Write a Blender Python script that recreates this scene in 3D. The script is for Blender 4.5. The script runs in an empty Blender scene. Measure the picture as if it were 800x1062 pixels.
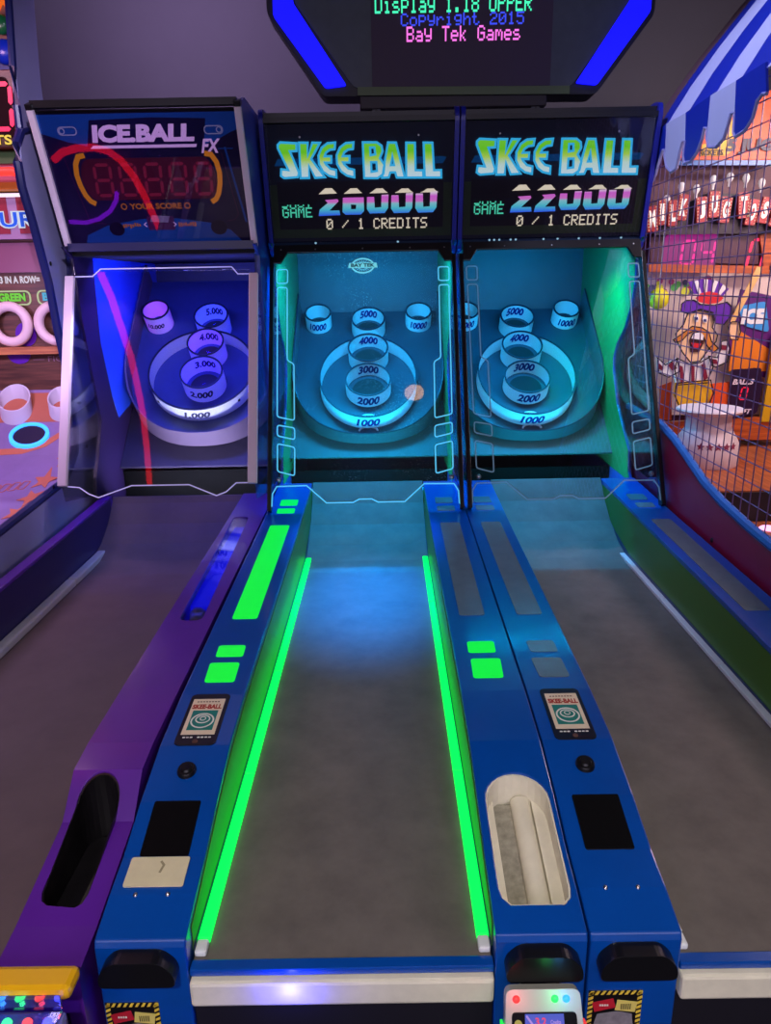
import bpy, bmesh, math, random
from math import sin, cos, pi, radians
from mathutils import Vector, Matrix
from mathutils.geometry import tessellate_polygon
random.seed(7)
C = bpy.context.scene.collection

# ------------------------------------------------------------------ materials
def lin(c):
    return tuple(((v/255)/12.92 if v/255 <= .04045 else ((v/255+.055)/1.055)**2.4) for v in c)
MATS = {}
def mat(name, col, rough=.5, metal=0, emit=None, es=0, spec=.5, noise=0, nscale=20, bump=0, coat=0):
    if name in MATS: return MATS[name]
    m = bpy.data.materials.new(name); m.use_nodes = True
    nt = m.node_tree; b = nt.nodes['Principled BSDF']
    c = lin(col)+(1,)
    b.inputs['Base Color'].default_value = c
    b.inputs['Roughness'].default_value = rough
    b.inputs['Metallic'].default_value = metal
    b.inputs['Specular IOR Level'].default_value = spec
    b.inputs['Coat Weight'].default_value = coat
    b.inputs['Coat Roughness'].default_value = .12
    tc = nt.nodes.new('ShaderNodeTexCoord')
    if noise or bump:
        n = nt.nodes.new('ShaderNodeTexNoise'); n.inputs['Scale'].default_value = nscale
        n.inputs['Detail'].default_value = 8; n.inputs['Roughness'].default_value = .65
        nt.links.new(tc.outputs['Object'], n.inputs['Vector'])
        if noise:
            r = nt.nodes.new('ShaderNodeValToRGB')
            r.color_ramp.elements[0].position = .3; r.color_ramp.elements[1].position = .7
            r.color_ramp.elements[0].color = tuple(v*(1-noise) for v in c[:3])+(1,)
            r.color_ramp.elements[1].color = tuple(min(1, v*(1+noise)) for v in c[:3])+(1,)
            nt.links.new(n.outputs['Fac'], r.inputs['Fac']); nt.links.new(r.outputs['Color'], b.inputs['Base Color'])
        if bump:
            bp = nt.nodes.new('ShaderNodeBump'); bp.inputs['Strength'].default_value = bump; bp.inputs['Distance'].default_value = .002
            nt.links.new(n.outputs['Fac'], bp.inputs['Height']); nt.links.new(bp.outputs['Normal'], b.inputs['Normal'])
    if emit:
        b.inputs['Emission Color'].default_value = lin(emit)+(1,)
        b.inputs['Emission Strength'].default_value = es
    MATS[name] = m
    return m
def glass(name, tint=(255,255,255), refl=.10, rough=.02, dust=0):
    if name in MATS: return MATS[name]
    m = bpy.data.materials.new(name); m.use_nodes = True
    nt = m.node_tree; nt.nodes.clear()
    o = nt.nodes.new('ShaderNodeOutputMaterial'); t = nt.nodes.new('ShaderNodeBsdfTransparent')
    g = nt.nodes.new('ShaderNodeBsdfGlossy'); x = nt.nodes.new('ShaderNodeMixShader'); f = nt.nodes.new('ShaderNodeLayerWeight')
    mr = nt.nodes.new('ShaderNodeMapRange'); mr.inputs['To Min'].default_value = refl; mr.inputs['To Max'].default_value = .7
    f.inputs['Blend'].default_value = .25
    t.inputs['Color'].default_value = lin(tint)+(1,); g.inputs['Roughness'].default_value = rough
    nt.links.new(f.outputs['Fresnel'], mr.inputs['Value']); nt.links.new(mr.outputs['Result'], x.inputs['Fac'])
    nt.links.new(t.outputs[0], x.inputs[1]); nt.links.new(g.outputs[0], x.inputs[2])
    last = x
    if dust:   # fine specks of dust lying on the pane
        tc = nt.nodes.new('ShaderNodeTexCoord'); v = nt.nodes.new('ShaderNodeTexVoronoi'); v.inputs['Scale'].default_value = 130
        n = nt.nodes.new('ShaderNodeTexNoise'); n.inputs['Scale'].default_value = 3.5
        nt.links.new(tc.outputs['Object'], v.inputs['Vector']); nt.links.new(tc.outputs['Object'], n.inputs['Vector'])
        a = nt.nodes.new('ShaderNodeMath'); a.operation = 'LESS_THAN'; a.inputs[1].default_value = .13
        nt.links.new(v.outputs['Distance'], a.inputs[0])
        w = nt.nodes.new('ShaderNodeMapRange'); w.inputs['From Min'].default_value = .42; w.inputs['From Max'].default_value = .62; w.inputs['To Max'].default_value = dust
        nt.links.new(n.outputs['Fac'], w.inputs['Value'])
        mu = nt.nodes.new('ShaderNodeMath'); mu.operation = 'MULTIPLY'
        nt.links.new(a.outputs[0], mu.inputs[0]); nt.links.new(w.outputs[0], mu.inputs[1])
        ad = nt.nodes.new('ShaderNodeMath'); ad.operation = 'ADD'; ad.inputs[1].default_value = .012
        nt.links.new(mu.outputs[0], ad.inputs[0])
        d = nt.nodes.new('ShaderNodeBsdfDiffuse'); d.inputs['Color'].default_value = (.8,.8,.8,1)
        tr = nt.nodes.new('ShaderNodeBsdfTranslucent'); tr.inputs['Color'].default_value = (.8,.8,.8,1)
        dm = nt.nodes.new('ShaderNodeMixShader'); nt.links.new(d.outputs[0], dm.inputs[1]); nt.links.new(tr.outputs[0], dm.inputs[2])
        y = nt.nodes.new('ShaderNodeMixShader'); nt.links.new(ad.outputs[0], y.inputs['Fac'])
        nt.links.new(x.outputs[0], y.inputs[1]); nt.links.new(dm.outputs[0], y.inputs[2]); last = y
    nt.links.new(last.outputs[0], o.inputs['Surface'])
    MATS[name] = m
    return m
def lit(name, col, s=1.0, base=(20,20,20)):
    return mat(name, base, .5, emit=col, es=s)
def ramp_emit(name, stops, z0, z1, s=1.0):
    """display whose lamps change colour over its height"""
    if name in MATS: return MATS[name]
    m = mat(name, (10,10,10), .5); nt = m.node_tree; b = nt.nodes['Principled BSDF']
    tc = nt.nodes.new('ShaderNodeTexCoord'); sp = nt.nodes.new('ShaderNodeSeparateXYZ'); mr = nt.nodes.new('ShaderNodeMapRange')
    mr.inputs['From Min'].default_value = z0; mr.inputs['From Max'].default_value = z1
    r = nt.nodes.new('ShaderNodeValToRGB')
    while len(r.color_ramp.elements) < len(stops): r.color_ramp.elements.new(.5)
    for e, (p, c) in zip(r.color_ramp.elements, stops): e.position = p; e.color = lin(c)+(1,)
    nt.links.new(tc.outputs['Object'], sp.inputs[0]); nt.links.new(sp.outputs['Z'], mr.inputs['Value'])
    nt.links.new(mr.outputs[0], r.inputs['Fac']); nt.links.new(r.outputs['Color'], b.inputs['Emission Color'])
    b.inputs['Emission Strength'].default_value = s
    return m
def wood(name, c1, c2, scale=8, rough=.45, axis='X'):
    if name in MATS: return MATS[name]
    m = mat(name, c1, rough); nt = m.node_tree; b = nt.nodes['Principled BSDF']
    tc = nt.nodes.new('ShaderNodeTexCoord'); mp = nt.nodes.new('ShaderNodeMapping')
    mp.inputs['Scale'].default_value = {'X':(1,6,12),'Y':(12,1,6),'Z':(14,8,1)}[axis]
    n = nt.nodes.new('ShaderNodeTexNoise'); n.inputs['Scale'].default_value = scale; n.inputs['Detail'].default_value = 6
    r = nt.nodes.new('ShaderNodeValToRGB'); r.color_ramp.elements[0].position = .35; r.color_ramp.elements[1].position = .65
    r.color_ramp.elements[0].color = lin(c2)+(1,); r.color_ramp.elements[1].color = lin(c1)+(1,)
    nt.links.new(tc.outputs['Object'], mp.inputs[0]); nt.links.new(mp.outputs[0], n.inputs['Vector'])
    nt.links.new(n.outputs['Fac'], r.inputs['Fac']); nt.links.new(r.outputs['Color'], b.inputs['Base Color'])
    return m

# ------------------------------------------------------------------ object helpers
BASEY = 2.0
def link(name, me, m, parent=None, world=None):
    o = bpy.data.objects.new(name, me); C.objects.link(o)
    if m: me.materials.append(m)
    if parent:
        o.parent = parent
        if parent.type == 'EMPTY': o.location = (0, -BASEY, 0)     # parts are drawn in the machine's own frame
    return o
def mesh(name, vs, fs, m, parent=None, smooth=False, bev=0, seg=2):
    me = bpy.data.meshes.new(name); me.from_pydata([tuple(v) for v in vs], [], fs); me.update()
    bm = bmesh.new(); bm.from_mesh(me); bmesh.ops.recalc_face_normals(bm, faces=bm.faces); bm.to_mesh(me); bm.free()
    if smooth:
        me.polygons.foreach_set('use_smooth', [True]*len(me.polygons))
        try: me.set_sharp_from_angle(angle=radians(40))
        except Exception: pass
    o = link(name, me, m, parent)
    if bev:
        b = o.modifiers.new('Bevel', 'BEVEL'); b.width = bev; b.segments = seg; b.limit_method = 'ANGLE'; b.angle_limit = radians(35)
    return o
def box(name, x0, x1, y0, y1, z0, z1, m, parent=None, bev=0):
    vs = [(x,y,z) for z in (z0,z1) for y in (y0,y1) for x in (x0,x1)]
    return mesh(name, vs, [(0,1,3,2),(4,5,7,6),(0,1,5,4),(2,3,7,6),(0,2,6,4),(1,3,7,5)], m, parent, bev=bev)
def boxes(name, L, m, parent=None, bev=0):
    vs, fs = [], []
    for (x0,x1,y0,y1,z0,z1) in L:
        n = len(vs); vs += [(x,y,z) for z in (z0,z1) for y in (y0,y1) for x in (x0,x1)]
        fs += [tuple(n+i for i in f) for f in [(0,1,3,2),(4,5,7,6),(0,1,5,4),(2,3,7,6),(0,2,6,4),(1,3,7,5)]]
    return mesh(name, vs, fs, m, parent, bev=bev)
def slab(items, f, z0, z1):
    """items: list of loop-sets (outline + holes), f maps (a,b,c) into space; returns verts, faces of an extruded plate"""
    V, F = [], []
    for loops in items:
        L = [[Vector((p[0], p[1], 0)) for p in lp] for lp in loops]
        tris = tessellate_polygon(L); flat = [p for lp in L for p in lp]; n = len(flat); k = len(V)
        V += [f(p.x, p.y, z0) for p in flat]+[f(p.x, p.y, z1) for p in flat]
        for t in tris: F.append((k+t[0], k+t[1], k+t[2])); F.append((k+n+t[2], k+n+t[1], k+n+t[0]))
        s = 0
        for lp in L:
            c = len(lp)
            for i in range(c):
                a, b = s+i, s+(i+1) % c
                F.append((k+a, k+b, k+n+b, k+n+a))
            s += c
    return V, F
def plate(name, loops, f, z0, z1, m, parent=None, bev=0):
    v, fc = slab([loops], f, z0, z1); return mesh(name, v, fc, m, parent, bev=bev)
def plates(name, items, f, z0, z1, m, parent=None):
    v, fc = slab(items, f, z0, z1); return mesh(name, v, fc, m, parent)
def ribbon(pts, w, closed=False):
    """flat band of width w along a polyline: list of quads"""
    P = [Vector(p) for p in pts]; n = len(P); off = []
    for i in range(n):
        a = P[(i-1) % n] if (closed or i) else P[i]; b = P[(i+1) % n] if (closed or i < n-1) else P[i]
        d1 = (P[i]-a); d2 = (b-P[i])
        if d1.length < 1e-9: d1 = d2
        if d2.length < 1e-9: d2 = d1
        d1 = d1.normalized(); d2 = d2.normalized()
        t = (d1+d2); t = t.normalized() if t.length > 1e-6 else d1
        nrm = Vector((-t.y, t.x)); k = max(.5, abs(t.dot(d1)))
        off.append((P[i]+nrm*w/2/k, P[i]-nrm*w/2/k))
    q = []
    for i in range(n if closed else n-1):
        j = (i+1) % n; q.append([[off[i][0], off[j][0], off[j][1], off[i][1]]])
    return q
def tubemesh(pts, r, n=8, closed=False):
    P = [Vector(p) for p in pts]; V, F = [], []; m = len(P); up = Vector((0,0,1))
    for i in range(m):
        a = P[(i-1) % m] if (closed or i) else P[i]; b = P[(i+1) % m] if (closed or i < m-1) else P[i]
        t = (b-a).normalized(); s = t.cross(up)
        if s.length < .1: s = t.cross(Vector((0,1,0)))
        s.normalize(); u = s.cross(t)
        for k in range(n): V.append(P[i]+r*(s*cos(2*pi*k/n)+u*sin(2*pi*k/n)))
    for i in range(m if closed else m-1):
        j = (i+1) % m
        for k in range(n): F.append((i*n+k, i*n+(k+1) % n, j*n+(k+1) % n, j*n+k))
    if not closed: F += [tuple(range(n)), tuple((m-1)*n+k for k in range(n))]
    return V, F
def tube(name, pts, r, m, parent=None, n=8, closed=False):
    v, f = tubemesh(pts, r, n, closed); return mesh(name, v, f, m, parent, smooth=True)
def lathe(name, prof, f, m, parent=None, n=48, sx=1, sy=1, closed_prof=False):
    """prof: (radius, height) list; f maps (x,y,h) into space"""
    V, F = [], []; k = len(prof)
    for i in range(n):
        a = 2*pi*i/n
        for (r, h) in prof: V.append(f(r*cos(a)*sx, r*sin(a)*sy, h))
    for i in range(n):
        j = (i+1) % n
        for q in range(k if closed_prof else k-1):
            F.append((i*k+q, j*k+q, j*k+(q+1) % k, i*k+(q+1) % k))
    return mesh(name, V, F, m, parent, smooth=True)
def rrect(cx, cy, w, h, r, n=5):
    o = []
    for (sx, sy, a0) in ((1,1,0),(-1,1,pi/2),(-1,-1,pi),(1,-1,3*pi/2)):
        for i in range(n+1):
            a = a0+pi/2*i/n; o.append((cx+sx*(w/2-r)+r*cos(a), cy+sy*(h/2-r)+r*sin(a)))
    return o
def rpoly(pts, r, n=4):
    o = []; m = len(pts)
    for i in range(m):
        p = Vector(pts[i]); a = Vector(pts[i-1]); b = Vector(pts[(i+1) % m])
        da = (a-p); db = (b-p); k = min(r, da.length*.45, db.length*.45)
        p0 = p+da.normalized()*k; p1 = p+db.normalized()*k
        for j in range(n+1):
            t = j/n; q = p0*(1-t)**2+p*2*t*(1-t)+p1*t*t; o.append((q.x, q.y))
    return o
def circ(cx, cy, r, n=24, ry=None): return [(cx+r*cos(2*pi*i/n), cy+(ry or r)*sin(2*pi*i/n)) for i in range(n)]
_tc = {}
def textverts(s, bold=0, shear=0):
    k = (s, bold, shear)
    if k not in _tc:
        cu = bpy.data.curves.new('t', 'FONT'); cu.body = s; cu.size = 1; cu.offset = bold; cu.shear = shear; cu.align_x = 'CENTER'
        cu.fill_mode = 'FRONT'; cu.resolution_u = 3
        ob = bpy.data.objects.new('t', cu); C.objects.link(ob)
        dg = bpy.context.evaluated_depsgraph_get(); me = bpy.data.meshes.new_from_object(ob.evaluated_get(dg))
        vs = [v.co.copy() for v in me.vertices]; fs = [tuple(p.vertices) for p in me.polygons]
        bpy.data.objects.remove(ob); bpy.data.curves.remove(cu); bpy.data.meshes.remove(me)
        x0 = min(v.x for v in vs); x1 = max(v.x for v in vs); y0 = min(v.y for v in vs); y1 = max(v.y for v in vs)
        vs = [((v.x-(x0+x1)/2)/(x1-x0), (v.y-(y0+y1)/2)/(y1-y0)) for v in vs]
        _tc[k] = (vs, fs)
    return _tc[k]
def text(name, s, cx, cy, w, h, f, z, m, parent=None, bold=.02, shear=0):
    """lettering fitted to a w x h rectangle centred on (cx, cy)"""
    vs, fs = textverts(s, bold, shear)
    return mesh(name, [f(cx+x*w, cy+y*h, z) for x, y in vs], fs, m, parent)
GL5 = {'A':'01110 10001 10001 11111 10001 10001 10001','B':'11110 10001 10001 11110 10001 10001 11110','C':'01110 10001 10000 10000 10000 10001 01110',
'D':'11110 10001 10001 10001 10001 10001 11110','E':'11111 10000 10000 11110 10000 10000 11111','F':'11111 10000 10000 11110 10000 10000 10000','G':'01110 10001 10000 10111 10001 10001 01110',
'H':'10001 10001 10001 11111 10001 10001 10001','I':'01110 00100 00100 00100 00100 00100 01110','K':'10001 10010 10100 11000 10100 10010 10001','L':'10000 10000 10000 10000 10000 10000 11111','M':'10001 11011 10101 10101 10001 10001 10001',
'O':'01110 10001 10001 10001 10001 10001 01110','P':'11110 10001 10001 11110 10000 10000 10000','R':'11110 10001 10001 11110 10100 10010 10001','S':'01111 10000 10000 01110 00001 00001 11110',
'T':'11111 00100 00100 00100 00100 00100 00100','U':'10001 10001 10001 10001 10001 10001 01110','Y':'10001 10001 01010 00100 00100 00100 00100','0':'01110 10001 10011 10101 11001 10001 01110',
'1':'00100 01100 00100 00100 00100 00100 01110','2':'01110 10001 00001 00110 01000 10000 11111','5':'11111 10000 11110 00001 00001 10001 01110','8':'01110 10001 10001 01110 10001 10001 01110',
'/':'00000 00001 00010 00100 01000 10000 00000','.':'00000 00000 00000 00000 00000 01100 01100',' ':'00000 '*7,
'a':'00000 00000 01110 00001 01111 10001 01111','e':'00000 00000 01110 10001 11111 10000 01110','g':'00000 01111 10001 10001 01111 00001 01110','h':'10000 10000 10110 11001 10001 10001 10001',
'i':'00100 00000 01100 00100 00100 00100 01110','k':'10000 10000 10010 10100 11000 10100 10010','l':'01100 00100 00100 00100 00100 00100 01110','m':'00000 00000 11010 10101 10101 10001 10001',
'o':'00000 00000 01110 10001 10001 10001 01110','p':'00000 11110 10001 10001 11110 10000 10000','r':'00000 00000 10110 11001 10000 10000 10000','s':'00000 00000 01110 10000 01110 00001 11110',
't':'01000 01000 11100 01000 01000 01001 00110','y':'00000 10001 10001 10001 01111 00001 01110'}
def pixtext(name, s, x0, y0, pw, ph, f, z, m, parent=None, rows=range(7), fill=.86):
    items = []
    for i, ch in enumerate(s):
        g = GL5[ch].split()
        for r in rows:
            for c in range(5):
                if g[r][c] == '1':
                    x = x0+(i*6+c)*pw; y = y0+(6-r)*ph
                    items.append([[(x,y),(x+pw*fill,y),(x+pw*fill,y+ph*fill),(x,y+ph*fill)]])
    return plates(name, items, f, z, z+.0015, m, parent)
SEG = {'0':'abcdef','1':'bc','2':'abged','3':'abgcd','4':'fgbc','5':'afgcd','7':'abc','8':'abcdefg'}
def seven(name, s, x0, y0, w, h, f, z, m, parent=None, t=.13, gap=.35, sl=.08):
    items = []; tw = w*t*1.5
    def Q(a, b): return (a, b)
    for i, ch in enumerate(s):
        X = x0+i*w*(1+gap)
        S = {'a':((0,h),(w,h)),'g':((0,h/2),(w,h/2)),'d':((0,0),(w,0)),'f':((0,h/2),(0,h)),'b':((w,h/2),(w,h)),'e':((0,0),(0,h/2)),'c':((w,0),(w,h/2))}
        for k in SEG[ch]:
            (ax, ay), (bx, by) = S[k]; g = tw*.35
            if ay == by: q = [(ax+g,ay),(ax+g+tw*.5,ay+tw/2),(bx-g-tw*.5,by+tw/2),(bx-g,by),(bx-g-tw*.5,by-tw/2),(ax+g+tw*.5,ay-tw/2)]
            else: q = [(ax,ay+g),(ax-tw/2,ay+g+tw*.5),(bx-tw/2,by-g-tw*.5),(bx,by-g),(bx+tw/2,by-g-tw*.5),(ax+tw/2,ay+g+tw*.5)]
            items.append([[(X+a+sl*b, y0+b) for a, b in q]])
    return plates(name, items, f, z, z+.0015, m, parent)
def cut(o, cutters):
    """boolean the openings, then drop the cutters"""
    for c in cutters:
        b = o.modifiers.new('cut', 'BOOLEAN'); b.object = c; b.operation = 'DIFFERENCE'; b.solver = 'EXACT'
    bpy.context.view_layer.update()
    dg = bpy.context.evaluated_depsgraph_get(); me = bpy.data.meshes.new_from_object(o.evaluated_get(dg))
    o.modifiers.clear(); o.data = me
    for c in cutters: bpy.data.objects.remove(c)
def thing(name, label, cat, loc, group=None):
    o = bpy.data.objects.new(name, None); C.objects.link(o); o.location = loc; o.empty_display_size = .1
    o['label'] = label; o['category'] = cat
    if group: o['group'] = group
    return o
def tag(o, label, cat, group=None):
    o['label'] = label; o['category'] = cat
    if group: o['group'] = group
    return o
def struct(o): o['kind'] = 'structure'; return o
def lab(o, l): o['label'] = l; return o
def light(kind, name, loc, col, power, target=None, size=.2, sy=None, spot=60, blend=.6, rad=.03):
    d = bpy.data.lights.new(name, kind); d.color = col; d.energy = power
    o = bpy.data.objects.new(name, d); C.objects.link(o); o.location = loc
    if kind == 'AREA':
        d.size = size
        if sy: d.shape = 'RECTANGLE'; d.size_y = sy
    elif kind == 'SPOT': d.spot_size = radians(spot); d.spot_blend = blend; d.shadow_soft_size = rad
    else: d.shadow_soft_size = rad
    if target is not None:
        o.rotation_euler = (Vector(target)-Vector(loc)).to_track_quat('-Z', 'Y').to_euler()
    return o
XYZ = lambda a, b, c: (a, b, c)
# ------------------------------------------------------------------ shared paints
blue = mat('blue_paint', (0,72,165), .28, noise=.10, nscale=5, coat=.4)
purple = mat('purple_paint', (88,32,150), .32, noise=.12, nscale=4, coat=.3)
navy = mat('navy_paint', (28,34,90), .35)
black = mat('black_plastic', (14,14,17), .35)
blackm = mat('black_matt', (10,10,12), .8)
pitm = mat('gutter_black', (5,5,6), .9, spec=.1)
cream = mat('cream_plastic', (226,220,200), .4, noise=.10, nscale=14)
whitep = mat('white_plastic', (225,228,232), .35, noise=.04, nscale=30)
lane_m = mat('grey_cork_lane', (104,97,92), .62, noise=.22, nscale=9, bump=.25)
olive = mat('olive_green_side', (70,118,22), .4)
board_m = mat('grey_playfield', (46,52,64), .42, noise=.12, nscale=6)
ringm = mat('white_ring_plastic', (238,240,242), .38)
_nt = ringm.node_tree; _b = _nt.nodes['Principled BSDF']; _o = _nt.nodes['Material Output']    # thin milky plastic lets light through
_t = _nt.nodes.new('ShaderNodeBsdfTranslucent'); _t.inputs['Color'].default_value = (.9,.92,.95,1)
_x = _nt.nodes.new('ShaderNodeMixShader'); _x.inputs['Fac'].default_value = .45
_nt.links.new(_b.outputs[0], _x.inputs[1]); _nt.links.new(_t.outputs[0], _x.inputs[2]); _nt.links.new(_x.outputs[0], _o.inputs['Surface'])
rimm = mat('dark_rim_rubber', (20,26,44), .5)
numm = mat('navy_number_ink', (16,16,110), .5)
silver = mat('screw_metal', (170,170,175), .3, metal=1)
greenlit = lit('green_lit_window', (0,236,52), 1.0)
greenstrip = lit('green_light_strip', (0,255,78), 1.6)
unlit = mat('unlit_window', (96,108,116), .22, noise=.12, nscale=12)
pane = glass('clear_pane', refl=.05)
paned = glass('dusty_pane', refl=.05, dust=.55)
mqpane = glass('marquee_pane', (225,225,232), refl=.06)

YZX = lambda a, b, c: (c, a, b)
PROF = [(.90,.645),(.937,.66),(1.017,.679),(1.09,.691),(1.2,.722),(1.34,.751),(1.517,.765),(1.905,.777),(2.68,.799),(3.23,.821)]
def interp(P, y):
    for (a, za), (b, zb) in zip(P, P[1:]):
        if y <= b: return za+(zb-za)*(y-a)/(b-a)
    return P[-1][1]
zt = lambda y: interp(PROF, y)
POD = lambda a, b, c: (a, b, zt(b)+c)
FRONT = lambda a, b, c: (a, .937-c, b)
def MQ(x, t, c): return (x, 3.356-.2039*t-.979*c, 1.849+.979*t-.2039*c)
def GLS(x, t, c): return (x, 2.837+.4531*t-.8915*c, .84+.8915*t+.4531*c)
def board_frame(Y0, Z0, al):
    s, c = sin(radians(al)), cos(radians(al))
    return lambda x, u, n: (x, Y0+u*c-n*s, Z0+u*s+n*c)
def ulong(hw=.375, ub=.33, ud=.385, top=.86, n=40, e=2.4):
    o = [(hw, top)]
    for i in range(n+1):
        a = pi*i/n; cx, sn = cos(a), sin(a)
        o.append((hw*math.copysign(abs(cx)**(2/e), cx), ub-ud*abs(sn)**(2/e)))
    return o+[(-hw, top)]
def arc_wall(f, prof, m, parent, name, a0, a1, sy, n=64):
    V, F = [], []; k = len(prof)
    for i in range(n+1):
        a = a0+(a1-a0)*i/n
        for (r, h) in prof: V.append(f(r*cos(a), r*sin(a)*sy, h))
    for i in range(n):
        for q in range(k): F.append((i*k+q, (i+1)*k+q, (i+1)*k+(q+1) % k, i*k+(q+1) % k))
    F += [tuple(range(k)), tuple(n*k+q for q in range(k))]
    return mesh(name, V, F, m, parent, smooth=True)
def ring(B, xc, uc, r, h, parent, num=None, back=None, sy=1, nw=.11, nh=.05, fmt=.0, name='ring', holes=True, nm=None, gap=0):
    f = lambda x, y, n: B(xc+x, uc+y, n)
    A0, A1 = pi/2+gap, 5*pi/2-gap
    w = arc_wall(f, [(r-.005,-.002),(r-.005,h),(r,h),(r,-.002)], ringm, parent, name, A0, A1, sy) if gap else lathe(name, [(r-.005,-.002),(r-.005,h),(r,h),(r,-.002)], f, ringm, parent, n=64, sy=sy, closed_prof=True)
    rm = arc_wall(f, [(r-.0065,h-.001),(r-.0065,h+.004),(r+.0015,h+.004),(r+.0015,h-.001)], rimm, w, 'rim', A0, A1, sy) if gap else lathe('rim', [(r-.0065,h-.001),(r-.0065,h+.004),(r+.0015,h+.004),(r+.0015,h-.001)], f, rimm, w, n=64, sy=sy, closed_prof=True)
    if holes:
        mesh('hole', [f(x, y*sy, .004) for x, y in circ(0, 0, r*.72, 32)], [tuple(range(32))], blackm, w)
    nm = nm or numm
    if num: text('number', num, 0, h*.5, nw, nh, lambda a, b, c: f((r+c)*cos(-pi/2+a/r), (r+c)*sin(-pi/2+a/r)*sy, b), .0012, nm, w, bold=.045, shear=.2)
    if back: text('number', back, 0, h*.56, nw, nh, lambda a, b, c: f((r-.006-c)*cos(pi/2-a/r), (r-.006-c)*sin(pi/2-a/r)*sy, b), .001, nm, w, bold=.045, shear=.2)
    return w
def side_shape(front, top): return front+top

def phone_sticker(t):
    p = plate('phone_sticker', [rrect(-.326, 1.428, .088, .178, .012)], POD, .0, .0022, mat('sticker_black', (16,14,18), .3), t)
    lab(p, 'sticker printed like a black smartphone')
    plate('screen', [[(-.362,1.372),(-.290,1.372),(-.290,1.497),(-.362,1.497)]], POD, .002, .003, mat('sticker_cream', (226,208,180), .45), p)
    plates('small_print', [[rrect(-.350+.0066*i, 1.486, .005, .003, .001, 1)] for i in range(8)], POD, .003, .0034, mat('sticker_grey', (90,60,50), .6), p)
    text('title', 'SKEE-BALL', -.326, 1.468, .066, .017, POD, .0034, mat('sticker_red', (165,40,28), .6), p, bold=.05)
    plate('picture', [[(-.354,1.386),(-.298,1.386),(-.298,1.454),(-.354,1.454)]], POD, .003, .0034, mat('sticker_teal', (20,120,110), .5), p)
    rings = []
    for (cy, rx, ry, w) in ((1.418,.024,.024,.0035),(1.423,.015,.013,.003),(1.425,.006,.006,.002)):
        rings += ribbon(circ(-.326, cy, rx, 28, ry), w, True)
    plates('target_drawing', rings, POD, .0034, .0038, mat('sticker_white', (225,225,215), .5), p)
    plates('caption_marks', [[rrect(-.353+.0078*i, 1.363, .006, .0035, .001, 1)] for i in range(8) if i != 3], POD, .002, .0028, mat('sticker_white', (225,225,215), .5), p)
    plate('home_button', [circ(-.326, 1.350, .006, 16)], POD, .002, .003, mat('sticker_grey', (90,60,50), .6), p)
def ticket_sticker(t, cx, z1):
    s = .089; z0 = z1-s
    p = plate('ticket_sticker', [[(cx-s/2,z0),(cx+s/2,z0),(cx+s/2,z1),(cx-s/2,z1)]], FRONT, .0, .0012, mat('sticker_black', (16,14,18), .3), t)
    yl = mat('hazard_yellow', (232,200,70), .5); st = []; k = 9; b = .008; d = s/k
    for i in range(k):
        for (ax, az, hor) in ((cx-s/2, z1-b, 1), (cx-s/2, z0, 1), (cx-s/2, z0, 0), (cx+s/2-b, z0, 0)):
            if hor: x = ax+i*d; st.append([[(x,az),(x+d*.5,az),(min(x+d*.95,cx+s/2),az+b),(x+d*.45,az+b)]])
            else: z = az+i*d; st.append([[(ax,z),(ax+b,z+d*.4),(ax+b,min(z+d*.9,z1)),(ax,z+d*.5)]])
    plates('hazard_stripes', st, FRONT, .0012, .0018, yl, p)
    def rot(cx_, cz, w, h, a): return [(cx_+x*cos(a)-y*sin(a), cz+x*sin(a)+y*cos(a)) for x, y in ((-w/2,-h/2),(w/2,-h/2),(w/2,h/2),(-w/2,h/2))]
    q = plate('red_card', [rot(cx-.018, z1-.030, .036, .020, .25)], FRONT, .0014, .0020, mat('card_red', (190,30,50), .5), p)
    plates('small_print', [[rrect(cx-.024+.004*i, z1-.030, .003, .004, .0005, 1)] for i in range(4)], FRONT, .0019, .0023, mat('sticker_white', (225,225,215), .5), q)
    q = plate('yellow_ticket', [rot(cx+.019, z1-.032, .034, .022, -.15)], FRONT, .0018, .0024, mat('card_yellow', (222,205,110), .5), p)
    plates('barcode', [[[(cx+.010+i*.003,z1-.039),(cx+.0115+i*.003,z1-.039),(cx+.0115+i*.003,z1-.027),(cx+.010+i*.003,z1-.027)]] for i in range(6)], FRONT, .0024, .0027, blackm, q)
    plate('grey_card_heap', [[(cx-.034,z0+.010),(cx+.034,z0+.010),(cx+.030,z1-.050),(cx+.005,z1-.044),(cx-.028,z1-.050)]], FRONT, .0012, .0016, mat('card_grey', (130,125,135), .5, noise=.3, nscale=60), p)
def coin_handle(t, cx):
    sh = rpoly([(cx-.062,.598),(cx+.062,.598),(cx+.060,.625),(cx+.038,.648),(cx-.038,.648),(cx-.060,.625)], .012)
    a = plate('handle', [sh], FRONT, .0, .028, black, t, bev=.006)
    return a

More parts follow.
